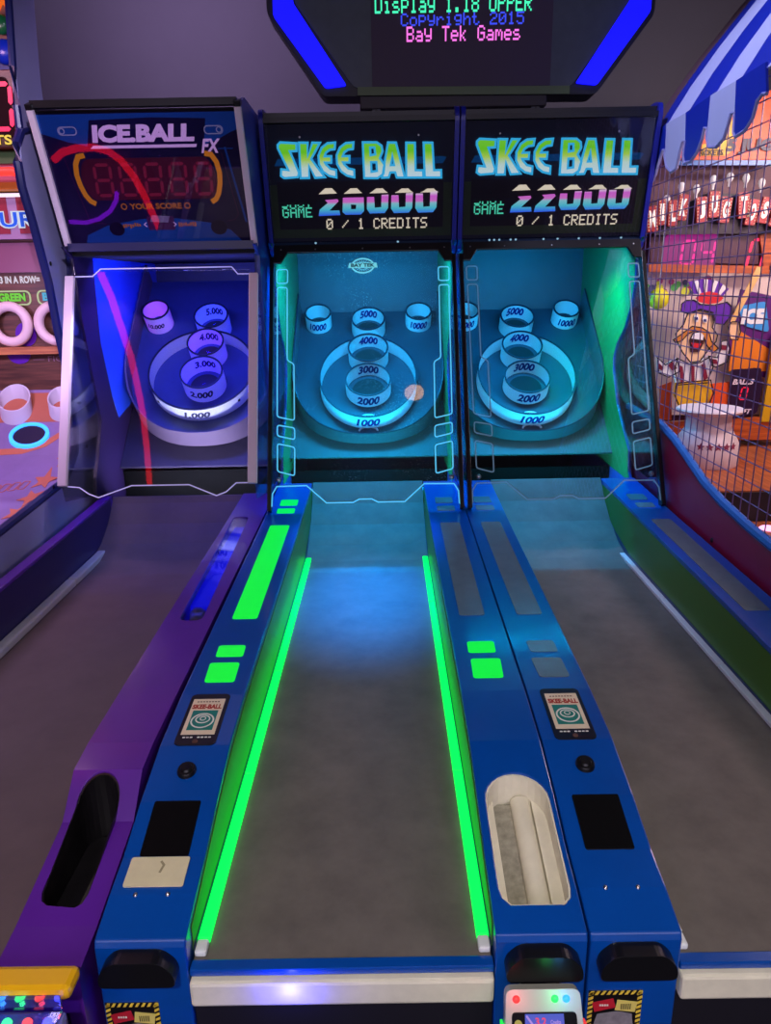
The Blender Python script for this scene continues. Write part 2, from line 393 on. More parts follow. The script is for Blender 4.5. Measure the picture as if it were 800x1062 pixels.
def pod(t, side, left, strip_lit, wins):
    """one armrest-like side rail of the alley; side -1 left, 1 right"""
    x0, x1 = (.25, .398) if side > 0 else (-.398, -.25)
    out = [(.937,.0),(.937,.652)]+[(y, z) for y, z in PROF if y > .94]+[(3.23,.0)]
    out[1:2] = [(.937,.650),(.942,.661)]
    p = plate('side_rail', [out], YZX, x0, x1, blue, t)
    if side > 0:
        shp = []
        for i in range(13): a = pi*i/12; shp.append((.327+.061*cos(a), 1.195+.062*sin(a)))
        shp += [(.266,1.02),(.270,1.002),(.282,.990),(.372,.990),(.384,1.002),(.388,1.02)]
        c = plate('c', [shp], XYZ, .50, .95, None, t); cut(p, [c])
    bv = p.modifiers.new('Bevel', 'BEVEL'); bv.width = .003; bv.segments = 2; bv.limit_method = 'ANGLE'; bv.angle_limit = radians(30)
    xi = .248*side; inner = [(.972,.606)]+[(y, zt(y)-.014) for y in (.972,1.05,1.2,1.34,1.517,1.9,2.4,2.95)]+[(3.20,.80),(3.20,.70),(3.0,.655),(2.8,.612)]
    lab(plate('rail_lining', [inner], YZX, min(xi, .2495*side), max(xi, .2495*side), olive, t), 'green side lining facing the lane')
    tr = [(.97,.606),(.97,.616),(2.78,.624),(3.0,.665),(3.2,.74),(3.2,.72),(3.0,.65),(2.8,.606)]
    plate('lining_trim', [tr], YZX, min(.2465*side,.248*side), max(.2465*side,.248*side), navy, t)
    xs = sorted((.226*side, .2463*side))
    sm = greenstrip if strip_lit else whitep
    segs = [(.99,1.43),(1.433,1.90),(1.903,2.37),(2.373,2.825)]
    s = boxes('light_strip', [(xs[0],xs[1],a,b,.6005,.613) for a, b in segs], sm, t, bev=.002)
    lab(s, 'glowing green light strip' if strip_lit else 'unlit white light strip')
    boxes('strip_end_cap', [(xs[0],xs[1],.962,.989,.6005,.613)], whitep, s, bev=.004)
    W = {'far1':[(.358,2.99),(.286,2.99),(.284,2.915),(.356,2.915)],'far2':[(.358,2.878),(.287,2.878),(.285,2.82),(.356,2.82)],
         'long':[(.360,2.68),(.286,2.68),(.284,1.90),(.355,1.90)],'near1':[(.358,1.748),(.288,1.748),(.286,1.69),(.356,1.69)],'near2':[(.362,1.66),(.288,1.66),(.285,1.57),(.357,1.57)]}
    for k, pts in W.items():
        q = [(x*side, y) for x, y in pts]
        on = k in wins
        o = plate('rail_window', [rpoly(q, .009)], POD, -.001, .0014, greenlit if on else unlit, t)
        lab(o, 'window glowing green' if on else 'unlit grey window')
    if side < 0:
        phone_sticker(t)
        b = lathe('push_button', [(0,.012),(.010,.012),(.012,.008),(.017,.008),(.019,.004),(.019,0)], lambda x, y, h: POD(-.325+x, 1.272+y, h), black, t, n=24)
        plate('black_panel', [rpoly([(-.369,1.2),(-.280,1.2),(-.280,1.091),(-.368,1.091)], .004)], POD, -.001, .002, mat('panel_black', (12,12,14), .25), t)
        for x in (-.353,-.298): lathe('screw', [(0,.003),(.003,.002),(.004,0)], lambda a, b_, h, x=x: POD(x+a, 1.017+b_, h), silver, t, n=12)
        coin_handle(t, -.325)
        ticket_sticker(t, -.350, .536 if left == 'M' else .547)
        if left == 'M':
            q = plate('blank_card', [rrect(-.327, 1.058, .104, .058, .004)], POD, .002, .004, mat('card_cream', (215,205,170), .5, noise=.05, nscale=30), t)
            lab(q, 'blank cream card taped flat on the rail')
            plates('smudge', ribbon([(-.325,1.078),(-.318,1.070),(-.322,1.055)], .004), POD, .004, .0045, mat('smudge', (150,140,110), .6), q)
    else:
        tray = [(.268,.388,.990,1.257,.505,.530)]
        inn = [(.327+(x-.327)*.955, 1.125+(y-1.125)*.975) for x, y in shp]
        tr = plate('ball_return_tray', [shp, inn], lambda a, b, c: (a, b, .505+c*(zt(b)-.509)), 0, 1, cream, t)
        boxes('tray_bed', [(.268,.386,.992,1.25,.56,.585)], cream, tr)
        for nm_, xa, xb, ha, hb, mm in (('tray_side',.268,.285,-.15,-.045,cream),('tray_mat',.285,.322,-.15,-.062,mat('worn_grey_felt', (150,145,130), .8, noise=.3, nscale=60)),('tray_side',.362,.386,-.15,-.050,cream)):
            plate(nm_, [[(.992,zt(.992)+ha),(.992,zt(.992)+hb),(1.245,zt(1.245)+hb),(1.245,zt(1.245)+ha)]], YZX, xa, xb, mm, tr, bev=.002)
        lab(tr, 'cream ball return tray inside the oval opening')
        v, f = tubemesh([(.342,.992,zt(.992)-.062),(.342,1.248,zt(1.248)-.062)], .020, 12); mesh('tray_ridge', v, f, cream, tr, smooth=True)
        coin_handle(t, .3255)
        bx = box('reader_bracket', .290, .352, .921, .937, .562, .586, black, t)
        for x in (.297,.345): lathe('screw', [(0,.003),(.002,.002),(.003,0)], lambda a, b_, h, x=x: (x+a, .921-h, .579+b_), silver, bx, n=10)

# letter outlines of the marquee, drawn on the marquee sheet
LET = {'S':[[(-.3294,.3728),(-.3184,.3821),(-.2534,.3779),(-.2554,.3503),(-.2824,.3493),(-.2514,.2706),(-.2564,.2544),(-.3124,.2512),(-.3254,.2595),(-.3224,.284),(-.2934,.2808),(-.3294,.3605)]],
'K':[[(-.2434,.3799),(-.2084,.3789),(-.2124,.3279),(-.1904,.3789),(-.1594,.3779),(-.1984,.3197),(-.1464,.2522),(-.1864,.2503),(-.2094,.2983),(-.2104,.2503),(-.2454,.2503)]],
'E':[[(-.0984,.3779),(-.1294,.376),(-.1534,.3607),(-.1684,.332),(-.1674,.3003),(-.1524,.2728),(-.1294,.2573),(-.0994,.2503),(-.0994,.2779),(-.1224,.283),(-.1394,.2993),(-.1434,.3063),(-.1174,.3054),(-.1164,.3289),(-.1434,.3289),(-.1374,.3422),(-.1214,.3524),(-.1014,.3544)]],
'B':[[(.0126,.377),(.0686,.376),(.0876,.3636),(.0916,.3432),(.0796,.3187),(.0986,.2932),(.0936,.2605),(.0696,.2452),(.0146,.2461)],[(.0416,.3575),(.0586,.3575),(.0616,.333),(.0426,.3299)],[(.0436,.3044),(.0656,.3044),(.0676,.2716),(.0446,.2687)]],
'A':[[(.1136,.3748),(.1456,.3738),(.1806,.2452),(.1476,.2461),(.1416,.2656),(.1216,.2656),(.1146,.2471),(.0876,.2461)],[(.1306,.335),(.1376,.2922),(.1236,.2922)]],
'L':[[(.1866,.3728),(.2216,.3719),(.2246,.2716),(.2546,.2706),(.2566,.2442),(.1866,.2452)]],'L2':[[(.2566,.3719),(.2916,.3709),(.2996,.2706),(.3286,.2706),(.3296,.2432),(.2626,.2442)]]}
LET['E2'] = [[(x+.0735, y-.0006) for x, y in LET['E'][0]]]

def marquee(t, score):
    bp = [(3.358,1.845),(3.256,2.325),(3.45,2.325),(3.52,1.845)]
    b = plate('marquee_box', [bp], YZX, -.378, .378, black, t)
    art = plate('marquee_sheet', [[(-.376,.004),(.376,.004),(.376,.446),(-.376,.446)]], MQ, .001, .004, mat('marquee_art', (60,66,84), .5), b)
    lab(art, 'backlit title sheet')
    plates('display_border', [[[(-.374,.018),(.374,.018),(.374,.052),(-.374,.052)]],[[(-.374,.052),(-.346,.052),(-.346,.225),(-.374,.225)]],[[(.340,.052),(.374,.052),(.374,.225),(.340,.225)]]], MQ, .004, .006, mat('olive_border', (92,112,74), .5), art)
    plate('display_field', [[(-.346,.052),(.340,.052),(.340,.235),(-.346,.235)]], MQ, .004, .005, mat('display_black', (62,52,64), .5), art)
    sw = mat('swoosh_blue', (8,70,120), .5, emit=(0,80,140), es=.5)
    plates('blue_bar', [[[(-.350,.296),(-.335,.322),(.335,.322),(.350,.318),(.335,.296)]]], MQ, .004, .006, sw, art)
    grad = ramp_emit('title_gradient', [(0,(220,250,255)),(.3,(215,245,225)),(.52,(190,235,90)),(.72,(120,225,40)),(.95,(130,230,60))], 1.849+.979*.245, 1.849+.979*.38, 1.2)
    oc = lit('title_outline', (60,200,250), 1.2)
    lo, fl = [], []
    for k in ('S','K','E','E2','B','A','L','L2'):
        for lp in LET[k]: lo += ribbon(lp, .0085, True)
        fl.append(LET[k])
    plates('title_outline', lo, MQ, .006, .009, oc, art)
    lab(plates('title_letters', fl, MQ, .006, .0086, grad, art), 'SKEE BALL title letters fading from lime to white')
    # LED digits seen part drawn
    g2 = ramp_emit('digit_gradient', [(0,(60,110,255)),(.3,(90,215,225)),(.52,(150,220,225)),(.62,(235,130,215)),(.85,(235,110,225)),(1,(250,225,240))], 1.849+.979*.104, 1.849+.979*.185, 1.2)
    cap = lit('digit_cap', (255,240,205), 1.2)
    caps, dg = [], []
    X0 = [-.180, -.080, .022, .123, .224]; w = .090
    for i, (x, ch) in enumerate(zip(X0, score)):
        yt = .168+.005*i; sx = .004*i
        caps.append([[(x+.004+sx,.188),(x+w-.010+sx,.190-.0005*i),(x+w-.02+sx,.199-.0015*i),(x+w-.03+sx,.210-.002*i),(x+.032+sx,.210-.002*i),(x+.018+sx,.199-.0015*i)]])
        if ch == '2': dg.append([[(x,.104),(x+w,.106),(x+w-.003,.124),(x+.045,.124),(x+w*.95,yt-.008),(x+w*.90,yt),(x+.030,yt-.003),(x+.040,yt-.014),(x+.005,.128)]])
        elif ch in '68': dg.append([[(x,.118),(x+.012,.107),(x+w-.014,.107),(x+w,.120),(x+w,yt),(x+.004,yt),(x+.002,.145)],[(x+.036,.128),(x+.056,.128),(x+.058,.145),(x+.036,.147)]])
        else: dg.append([[(x,.128),(x+.012,.110),(x+w-.016,.111),(x+w-.002,.130),(x+w+.001,yt+.004),(x+.062,yt+.003),(x+.060,.134),(x+.033,.132),(x+.031,yt-.004),(x+.002,yt-.004)]])
    plates('digit_tops', caps, MQ, .006, .008, cap, art)
    lab(plates('score_digits', dg, MQ, .006, .008, g2, art), 'lit score digits')
    gm = lit('led_green', (90,240,190), 1.15)
    pixtext('game_word', 'GAME', -.331, .099, .0054, .0056, MQ, .006, gm, art, fill=.95)
    pixtext('shot_word', 'SHOT', -.331, .138, .0054, .0056, MQ, .006, gm, art, rows=(5,6), fill=.95)
    pixtext('credits_word', '0 / 1 CREDITS', -.150, .050, .0055, .0060, MQ, .006, cap, art, fill=.95)
    for x in (-.239, .236):
        s = lathe('screw', [(0,.003),(.003,.003),(.0045,.0)], lambda a, b_, h, x=x: MQ(x+a, .400+b_, .013+h), silver, b, n=12)
    lab(plate('marquee_pane', [[(-.376,.0),(.376,.0),(.376,.45),(-.376,.45)]], MQ, .012, .013, mqpane, b), 'clear pane over the title')
    box('marquee_top_edge', -.378, .378, 3.235, 3.262, 2.286, 2.305, black, b)
    for s in (-1, 1):
        x0, x1 = sorted((.379*s, .397*s))
        fin = rpoly([(3.352,1.80),(3.236,2.30),(3.245,2.335),(3.29,2.345),(3.45,2.34),(3.52,1.80)], .02)
        plate('marquee_cheek', [fin], YZX, x0, x1, mat('cheek_blue', (30,38,150), .3), t, bev=.003)

def glass_front(t, bright, emblem):
    edge = [(-.374,-.012),(-.372,.04),(-.355,.070),(-.236,.072),(-.156,0),(-.05,0),(-.025,.013),(.025,.013),(.05,0),(.156,0),(.236,.072),(.355,.070),(.372,.04),(.374,-.012)]
    g = plate('glass_shield', [[(-.374,1.09)]+edge+[(.374,1.09)]], GLS, -.002, .002, paned if emblem else pane, t)
    lab(g, 'sloping clear shield over the target')
    bc = (80,200,245) if bright else (110,150,185)
    em = mat('etched_line_bright' if bright else 'etched_line_dim', (90,120,140), .5, emit=bc, es=.85 if bright else .22)  # own emission stands in for lamp light caught by the etching
    plates('cut_edge', ribbon(edge, .005), GLS, .002, .003, em, g)
    for s in (-1, 1):
        bd = []
        for lp in ([(-.363,1.006),(-.318,1.006),(-.318,.944),(-.363,.944)],
                   [(-.361,.925),(-.319,.924),(-.317,.602),(-.289,.585),(-.286,.344),(-.356,.360)],
                   [(-.355,.325),(-.285,.312),(-.284,.263),(-.355,.280)],
                   [(-.354,.247),(-.284,.231),(-.284,.113),(-.353,.132)]):
            bd += ribbon(rpoly([(x*-s, y) for x, y in lp], .010, 3), .0050, True)
        lab(plates('etched_outlines', bd, GLS, .002, .003, em, g), 'glowing etched outlines down one side' if bright else 'dim etched outlines down one side')
    for s in (-1, 1):
        lathe('glass_screw', [(0,.012),(.006,.011),(.009,.004),(.011,0)], lambda a, b, h, s=s: GLS(.346*s+a, .097+b, .003+h), silver, g, n=16)
        for k in ((.376,.392),):
            x0, x1 = sorted((k[0]*s, k[1]*s))
            plate('shield_post', [[(-.03,-.03),(1.06,-.03),(1.06,.012),(-.03,.012)]], lambda a, b, c: GLS(c, a, b), x0, x1, mat('post_black', (18,14,16), .3), t, bev=.002)
    hb = [(-.376,1.112),(-.376,1.030),(-.345,1.030),(-.318,1.077),(.318,1.077),(.345,1.030),(.376,1.030),(.376,1.112)]
    h = plate('header_bracket', [hb], GLS, .003, .014, mat('bracket_black', (22,20,22), .35), t, bev=.002)
    for x in (-.345,-.2,0,.2,.345): lathe('bolt', [(0,.002),(.003,.001),(.0035,0)], lambda a, b, c, x=x: GLS(x+a, 1.09+b, .014+c), silver, h, n=8)
    if emblem:
        e = lit('emblem_cyan', (120,225,245), .8)  # emblem is a sticker; the cyan light on it is given as emission
        q = plates('maker_emblem', ribbon(circ(0,1.017,.046,40,.032), .006, True)+[[[(-.062,1.008),(-.058,1.030),(.058,1.030),(.062,1.008)]]], GLS, .002, .0035, e, g)
        lab(q, 'oval BAY TEK emblem on the shield')
        text('lettering', 'BAY TEK', 0, 1.019, .10, .016, GLS, .0040, mat('emblem_ink', (0,50,90), .5), q, bold=.04)
        plates('emblem_rays', [[[(.018*cos(a-.12),1.017+.012*sin(a-.12)*1.3),(.038*cos(a),1.017+.026*sin(a)),(.018*cos(a+.12),1.017+.012*sin(a+.12)*1.3)]] for a in [pi*(.15+.1*i) for i in range(8)]+[-pi*(.15+.1*i) for i in range(8)]], GLS, .002, .003, e, q)

def skee(xc, label, letter, lit_strips, wins_l, wins_r, score, bright, sideglow):
    t = thing('skee_ball_machine', label, 'arcade machine', (xc, BASEY, 0), 'skee ball alleys side by side')
    lm = plate('lane', [[(.955,.30),(.955,.60),(2.70,.60),(2.80,.606),(2.92,.632),(3.04,.683),(3.14,.748),(3.225,.822),(3.235,.822),(3.235,.30)]], YZX, -.2462, .2462, lane_m, t)
    lab(lm, 'grey lane curving up into the ramp at its far end')
    pod(t, -1, letter, lit_strips, wins_l); pod(t, 1, letter, lit_strips, wins_r)
    box('front_edge', -.2485, .2485, .937, .958, .588, .602, blue, t, bev=.002)
    fb = box('front_bumper', -.2485, .2485, .925, .950, .536, .586, cream, t, bev=.006); lab(fb, 'cream front bumper bar')
    if letter == 'M': light('POINT', 'indicator_lamp', (xc-.085, .903, .572), (.04,.04,1), .55, rad=.004)
    box('front_panel', -.2485, .2485, .945, .953, .0, .534, mat('front_panel_black', (24,22,32), .5, noise=.1), t)
    # housing of the target
    front = [(3.31,1.845),(3.403,1.792),(3.386,1.672),(3.413,1.57),(3.483,1.463),(3.58,1.385),(3.62,1.32),(3.61,1.253),(3.512,1.105),(3.399,1.01),(3.294,.928),(3.271,.835),(3.24,.80),(3.236,.0)]
    back = [(4.34,.0),(4.34,1.95),(3.75,2.31),(3.52,2.32),(3.50,1.845)]
    for s in (-1, 1):
        x0, x1 = sorted((.386*s, .398*s))
        sp = plate('side_panel', [front+back], YZX, x0, x1, blue, t)
        x0, x1 = sorted((.384*s, .3858*s))
        gcol = mat('green_lining', (12,104,58), .4)
        l = plate('side_lining', [[(a+.004, b) for a, b in front if b > .79]+[(4.29,.80),(4.29,1.845)]], YZX, x0, x1, gcol, t)
        lab(l, 'green inner side lining')
        x0, x1 = sorted((.3865*s, .3895*s))
        gd = [(2.87,.872),(2.845,.895),(3.325,1.79)]+front[1:12]+[(3.24,.872)]
        plate('side_window', [gd], YZX, x0, x1, pane, t)
    box('back_panel', -.386, .386, 4.29, 4.34, .0, 1.95, mat('back_navy', (36,41,54), .5, noise=.25, nscale=5), t)
    box('ceiling_panel', -.386, .386, 3.50, 4.29, 1.845, 1.86, blackm, t)
    B = board_frame(3.6, 1.0, 38)
    U = ulong()
    plate('playfield', [U], B, -.012, 0, board_m, t)
    V, F = [], []; n = len(U)
    for (x, u) in U:
        h = .022+.11*max(0, min(1, (u+.055)/.40)); k = 1.016
        V += [B(x*k, u-.004, -.05), B(x*k, u-.004, h), B(x, u, h), B(x, u, -.01)]
    for i in range(n-1):
        for q in range(3): F.append((4*i+q, 4*i+q+1, 4*i+5+q, 4*i+4+q))
    w = mesh('playfield_wall', V, F, mat('wall_grey', (64,72,80), .4), t, smooth=True)
    v, f = tubemesh([B(x*1.008, u-.002, .022+.11*max(0, min(1, (u+.055)/.40))) for x, u in U], .0035, 6)
    mesh('wall_edge', v, f, rimm, w, smooth=True)
    ap = plate('apron', [[(-.384,-.14),(.384,-.14),(.384,.86),(-.384,.86)]], B, -.062, -.052, mat('apron_grey', (68,65,66), .55, noise=.15, nscale=7), t)
    box('gutter_wall', -.384, .384, 3.55, 3.56, .2, .80, pitm, t); box('gutter_floor', -.384, .384, 3.236, 3.55, .3, .31, pitm, t)
    ring(B, 0, .281, .246, .08, t, num='1000', sy=.285/.246, nw=.118, nh=.050, holes=False, name='target_ring', gap=.37)
    ring(B, 0, .252, .1145, .08, t, num='2000', back='3000', nw=.118, nh=.052, name='target_ring')
    ring(B, 0, .478, .104, .085, t, back='4000', nw=.112, nh=.050, name='target_ring')
    ring(B, 0, .703, .090, .085, t, back='5000', nw=.108, nh=.050, name='target_ring')
    for s in (-1, 1): ring(B, .272*s, .755, .070, .085, t, num='10000', nw=.096, nh=.044, name='target_cup')
    # small hooded slots in front of the two lower rings
    for (u, r) in ((-.022,.045),(.06,.04)):
        plates('ball_slot', ribbon([(r*cos(pi*i/10), u+r*.55*sin(pi*i/10)) for i in range(11)], .008), B, .0, .006, ringm, t)
    marquee(t, score); glass_front(t, bright, letter == 'M')
    ls = plates('led_row', [[circ(x, 1.128, .0045, 8)] for x in ([-.26,-.24,-.218,-.17,-.148,-.03,.03,.12,.21,.30] if letter == 'R' else [-.2,.15])], GLS, -.004, -.001, lit('led_white_blue', (170,225,255), 2.5 if letter == 'R' else .6), t)
    lab(ls, 'row of small blue white lamps under the title')
    plate('lamp_rail', [[(-.376,1.105),(.376,1.105),(.376,1.150),(-.376,1.150)]], GLS, -.012, -.004, mat('lamp_rail', (30,50,80), .3), t)
    lb = box('lamp_bar', -.33, .33, 3.53, 3.56, 1.828, 1.842, lit('lamp_bar_cyan', (0,150,255), 3), t)
    P = {'M':1.0,'R':.8}[letter]
    light('AREA', 'header_lamp', (xc, 3.50, 1.80), (.0,.41,1), 24*P, (xc, 3.85, 1.15), .62, .05)
    light('AREA', 'header_lamp', (xc, 3.42, 1.76), (.0,.45,.95), 10*P, (xc, 3.45, 1.0), .6, .04)
    box('gutter_lamp', -.30, .30, 3.262, 3.282, .770, .780, lit('lamp_bar_cyan', (0,150,255), 3), t)
    light('AREA', 'gutter_glow', (xc, 3.272, .784), (.0,.60,.90), 10*P, (xc, 3.66, 1.12), .6, .02)
    return t
# traced outlines, metres in the place
MAN = {'al1': [(1.233, 1.315), (1.259, 1.292), (1.257, 1.276), (1.235, 1.287)],
 'al2': [(1.28, 1.3), (1.3, 1.314), (1.324, 1.285), (1.303, 1.275)],
 'ar1': [(1.469, 1.325), (1.498, 1.321), (1.508, 1.3), (1.479, 1.304)],
 'ar2': [(1.509, 1.387), (1.537, 1.383), (1.54, 1.362), (1.509, 1.365)],
 'armL': [(1.225, 1.336), (1.265, 1.302), (1.316, 1.329), (1.332, 1.271), (1.285, 1.247), (1.239, 1.266)],
 'armR': [(1.457, 1.338), (1.497, 1.33), (1.508, 1.373), (1.505, 1.401), (1.531, 1.407), (1.55, 1.369), (1.542, 1.31), (1.495, 1.288),
          (1.473, 1.297)],
 'band': [(1.371, 1.59), (1.39, 1.61), (1.427, 1.617), (1.466, 1.61), (1.493, 1.588), (1.471, 1.568), (1.429, 1.564), (1.39, 1.572)],
 'brim': [(1.312, 1.534), (1.312, 1.566), (1.33, 1.581), (1.365, 1.582), (1.395, 1.563), (1.458, 1.559), (1.512, 1.571), (1.533, 1.551),
          (1.533, 1.51), (1.509, 1.475), (1.47, 1.48), (1.455, 1.528), (1.397, 1.543), (1.343, 1.525)],
 'crown': [(1.337, 1.659), (1.397, 1.671), (1.467, 1.662), (1.52, 1.626), (1.497, 1.597), (1.424, 1.609), (1.369, 1.607)],
 'eyeA': [(1.373, 1.503), (1.375, 1.519), (1.386, 1.521), (1.395, 1.506), (1.392, 1.489), (1.38, 1.487)],
 'eyeB': [(1.412, 1.498), (1.414, 1.515), (1.426, 1.515), (1.434, 1.498), (1.43, 1.483), (1.418, 1.485)],
 'face': [(1.343, 1.525), (1.397, 1.539), (1.451, 1.525), (1.462, 1.484), (1.458, 1.464), (1.486, 1.429), (1.482, 1.401), (1.457, 1.374),
          (1.42, 1.317), (1.378, 1.311), (1.338, 1.355), (1.307, 1.404), (1.298, 1.439), (1.33, 1.479)],
 'hand': [(1.527, 1.469), (1.543, 1.486), (1.575, 1.485), (1.587, 1.441), (1.579, 1.407), (1.545, 1.411)],
 'mouth': [(1.363, 1.41), (1.376, 1.441), (1.407, 1.447), (1.428, 1.43), (1.428, 1.395), (1.413, 1.357), (1.374, 1.356)],
 'must': [(1.29, 1.412), (1.327, 1.438), (1.369, 1.47), (1.412, 1.463), (1.446, 1.443), (1.462, 1.402), (1.496, 1.372), (1.474, 1.352),
          (1.443, 1.385), (1.423, 1.426), (1.385, 1.453), (1.353, 1.437), (1.328, 1.407), (1.3, 1.401)],
 'pants': [(1.323, 1.219), (1.477, 1.231), (1.497, 1.17), (1.483, 1.123), (1.423, 1.106), (1.347, 1.113), (1.32, 1.165)],
 'pupA': [(1.376, 1.509), (1.388, 1.509), (1.39, 1.497), (1.379, 1.498)],
 'pupB': [(1.417, 1.5), (1.426, 1.5), (1.429, 1.489), (1.419, 1.489)],
 'stick': [(1.538, 1.479), (1.632, 1.718), (1.653, 1.714), (1.655, 1.693), (1.558, 1.477)],
 'str1': [(1.363, 1.661), (1.377, 1.665), (1.397, 1.61), (1.384, 1.608)],
 'str2': [(1.405, 1.669), (1.421, 1.669), (1.423, 1.611), (1.41, 1.612)],
 'str3': [(1.449, 1.664), (1.467, 1.66), (1.452, 1.607), (1.44, 1.61)],
 'str4': [(1.489, 1.646), (1.508, 1.632), (1.482, 1.6), (1.471, 1.604)],
 'teeth': [(1.369, 1.417), (1.379, 1.439), (1.407, 1.444), (1.424, 1.429), (1.421, 1.409)],
 'tongue': [(1.371, 1.398), (1.416, 1.394), (1.409, 1.376), (1.382, 1.375)],
 'torso': [(1.31, 1.279), (1.316, 1.331), (1.372, 1.304), (1.421, 1.31), (1.468, 1.338), (1.482, 1.29), (1.466, 1.237), (1.47, 1.219),
           (1.331, 1.211)],
 'ts1': [(1.333, 1.299), (1.348, 1.292), (1.362, 1.221), (1.346, 1.22)],
 'ts2': [(1.387, 1.298), (1.401, 1.298), (1.409, 1.224), (1.395, 1.222)],
 'ts3': [(1.433, 1.298), (1.447, 1.306), (1.468, 1.24), (1.452, 1.226)]}
VAL = [('b',
  [(3.375, 2.246), (3.336, 2.249), (3.22, 2.254), (3.208, 2.157), (3.234, 2.163), (3.265, 2.129), (3.297, 2.081), (3.337, 2.057), (3.367, 2.067)]),
 ('w',
  [(3.22, 2.254), (3.025, 2.254), (3.004, 2.156), (3.029, 2.158), (3.051, 2.124), (3.068, 2.073), (3.122, 2.066), (3.179, 2.094), (3.21, 2.138),
   (3.208, 2.157)]),
 ('b',
  [(3.025, 2.254), (2.811, 2.263), (2.81, 2.162), (2.837, 2.169), (2.849, 2.137), (2.885, 2.098), (2.935, 2.076), (2.99, 2.08), (3.009, 2.107),
   (3.004, 2.156)]),
 ('w',
  [(2.811, 2.263), (2.621, 2.263), (2.606, 2.169), (2.632, 2.173), (2.648, 2.139), (2.668, 2.106), (2.723, 2.089), (2.781, 2.099), (2.808, 2.13),
   (2.81, 2.162)]),
 ('b',
  [(2.621, 2.263), (2.434, 2.267), (2.405, 2.178), (2.43, 2.183), (2.459, 2.171), (2.477, 2.128), (2.52, 2.102), (2.582, 2.096), (2.599, 2.112),
   (2.606, 2.169)])]
VALEDGE = [(3.337, 2.057), (3.297, 2.081), (3.265, 2.129), (3.234, 2.163), (3.208, 2.157), (3.21, 2.138), (3.179, 2.094), (3.122, 2.066), (3.068, 2.073),
 (3.051, 2.124), (3.029, 2.158), (3.004, 2.156), (3.009, 2.107), (2.99, 2.08), (2.935, 2.076), (2.885, 2.098), (2.849, 2.137), (2.837, 2.169),
 (2.81, 2.162), (2.808, 2.13), (2.781, 2.099), (2.723, 2.089), (2.668, 2.106), (2.648, 2.139), (2.632, 2.173), (2.606, 2.169), (2.599, 2.112),
 (2.582, 2.096), (2.52, 2.102), (2.477, 2.128), (2.459, 2.171), (2.43, 2.183), (2.405, 2.178)]
TRIM = [(3.037, 1.105), (3.013, 1.098), (2.858, 1.068), (2.732, 1.031), (2.559, 0.975), (2.393, 0.944), (2.215, 0.923), (2.06, 0.911)]
RB = {'backwhite': [(1.279, 1.041), (1.221, 1.715), (1.793, 1.705), (1.883, 1.031)],
 'beam': [(1.77, 1.022), (1.78, 1.429), (1.833, 1.428), (1.89, 1.02)],
 'counter': [(1.319, 0.941), (1.311, 1.025), (1.9, 1.047), (1.916, 0.931)],
 'gear': [(1.368, 2.175), (1.371, 2.22), (1.429, 2.227), (1.463, 2.286), (1.48, 2.315), (1.519, 2.3), (1.516, 2.255), (1.49, 2.233), (1.506, 2.196),
          (1.476, 2.174)],
 'hblue': [(1.219, 2.138), (1.217, 2.157), (1.735, 2.149), (1.738, 2.13)],
 'header': [(1.265, 2.163), (1.259, 2.224), (1.31, 2.335), (1.409, 2.37), (1.705, 2.438), (1.745, 2.155)],
 'ledbox': [(1.21, 1.747), (1.198, 1.887), (1.685, 1.867), (1.703, 1.731)],
 'orange': [(1.301, 1.034), (1.286, 1.194), (1.339, 1.212), (1.356, 1.033)],
 'orange2': [(1.538, 1.007), (1.517, 1.199), (1.611, 1.207), (1.616, 1.006)],
 'panel': [(1.623, 1.031), (1.604, 1.266), (1.742, 1.273), (1.758, 1.188), (1.747, 1.061)],
 'poster': [(1.623, 1.623), (1.836, 1.577), (1.891, 1.181), (1.62, 1.285), (1.597, 1.365)],
 'posterB': [(1.617, 1.547), (1.741, 1.57), (1.774, 1.429), (1.654, 1.461)],
 'posterO': [(1.613, 1.453), (1.868, 1.308), (1.877, 1.25), (1.61, 1.255)],
 'wood1': [(1.687, 1.854), (1.811, 1.869), (1.832, 1.72), (1.722, 1.722)],
 'wood2': [(1.198, 1.705), (1.195, 1.739), (1.738, 1.721), (1.743, 1.688)]}
SIGN = {'G': (1.488, 1.956),
 'I': (1.213, 1.95),
 'J': (1.385, 1.957),
 'K': (1.303, 1.968),
 'L': (1.251, 1.946),
 'M': (1.177, 1.924),
 'O': (1.606, 1.944),
 'S': (1.66, 1.951),
 'S2': (1.716, 1.934),
 'T': (1.565, 1.973),
 'U': (1.437, 1.978)}
RBP = {'ball': (1.212, 1.581),
 'ballsD': (1.667, 1.156),
 'ballsT': (1.664, 1.21),
 'ice': (1.691, 1.503),
 'jb': (1.373, 0.906),
 'jbl': (1.246, 0.938),
 'jbr': (1.516, 0.921),
 'jlab': (1.324, 1.049),
 'jn': (1.266, 1.104),
 'jnr': (1.441, 1.101),
 'jsh': (1.247, 1.055),
 'jshr': (1.495, 1.03),
 'jt': (1.363, 1.147),
 'jtl': (1.23, 1.146),
 'jtr': (1.497, 1.141),
 'jug5': (1.548, 2.188),
 'led0': (1.394, 1.812),
 'led4': (1.45, 1.807),
 'ledr': (1.628, 1.792),
 'leftT': (1.68, 1.083),
 'tick': (1.408, 2.187)}
CAN = [(1.143, 3.4, 2.293), (1.449, 3.4, 2.725)]
LPANEL = [(2.953, 2.176), (2.995, 2.218), (3.039, 2.234), (2.953, 2.176), (2.938, 2.116), (2.944, 2.034), (2.994, 1.903), (3.053, 1.703), (3.075, 1.514),
 (3.117, 1.288), (3.112, 1.126), (3.071, 1.01), (2.939, 0.925), (2.564, 0.865), (2.372, 0.888)]
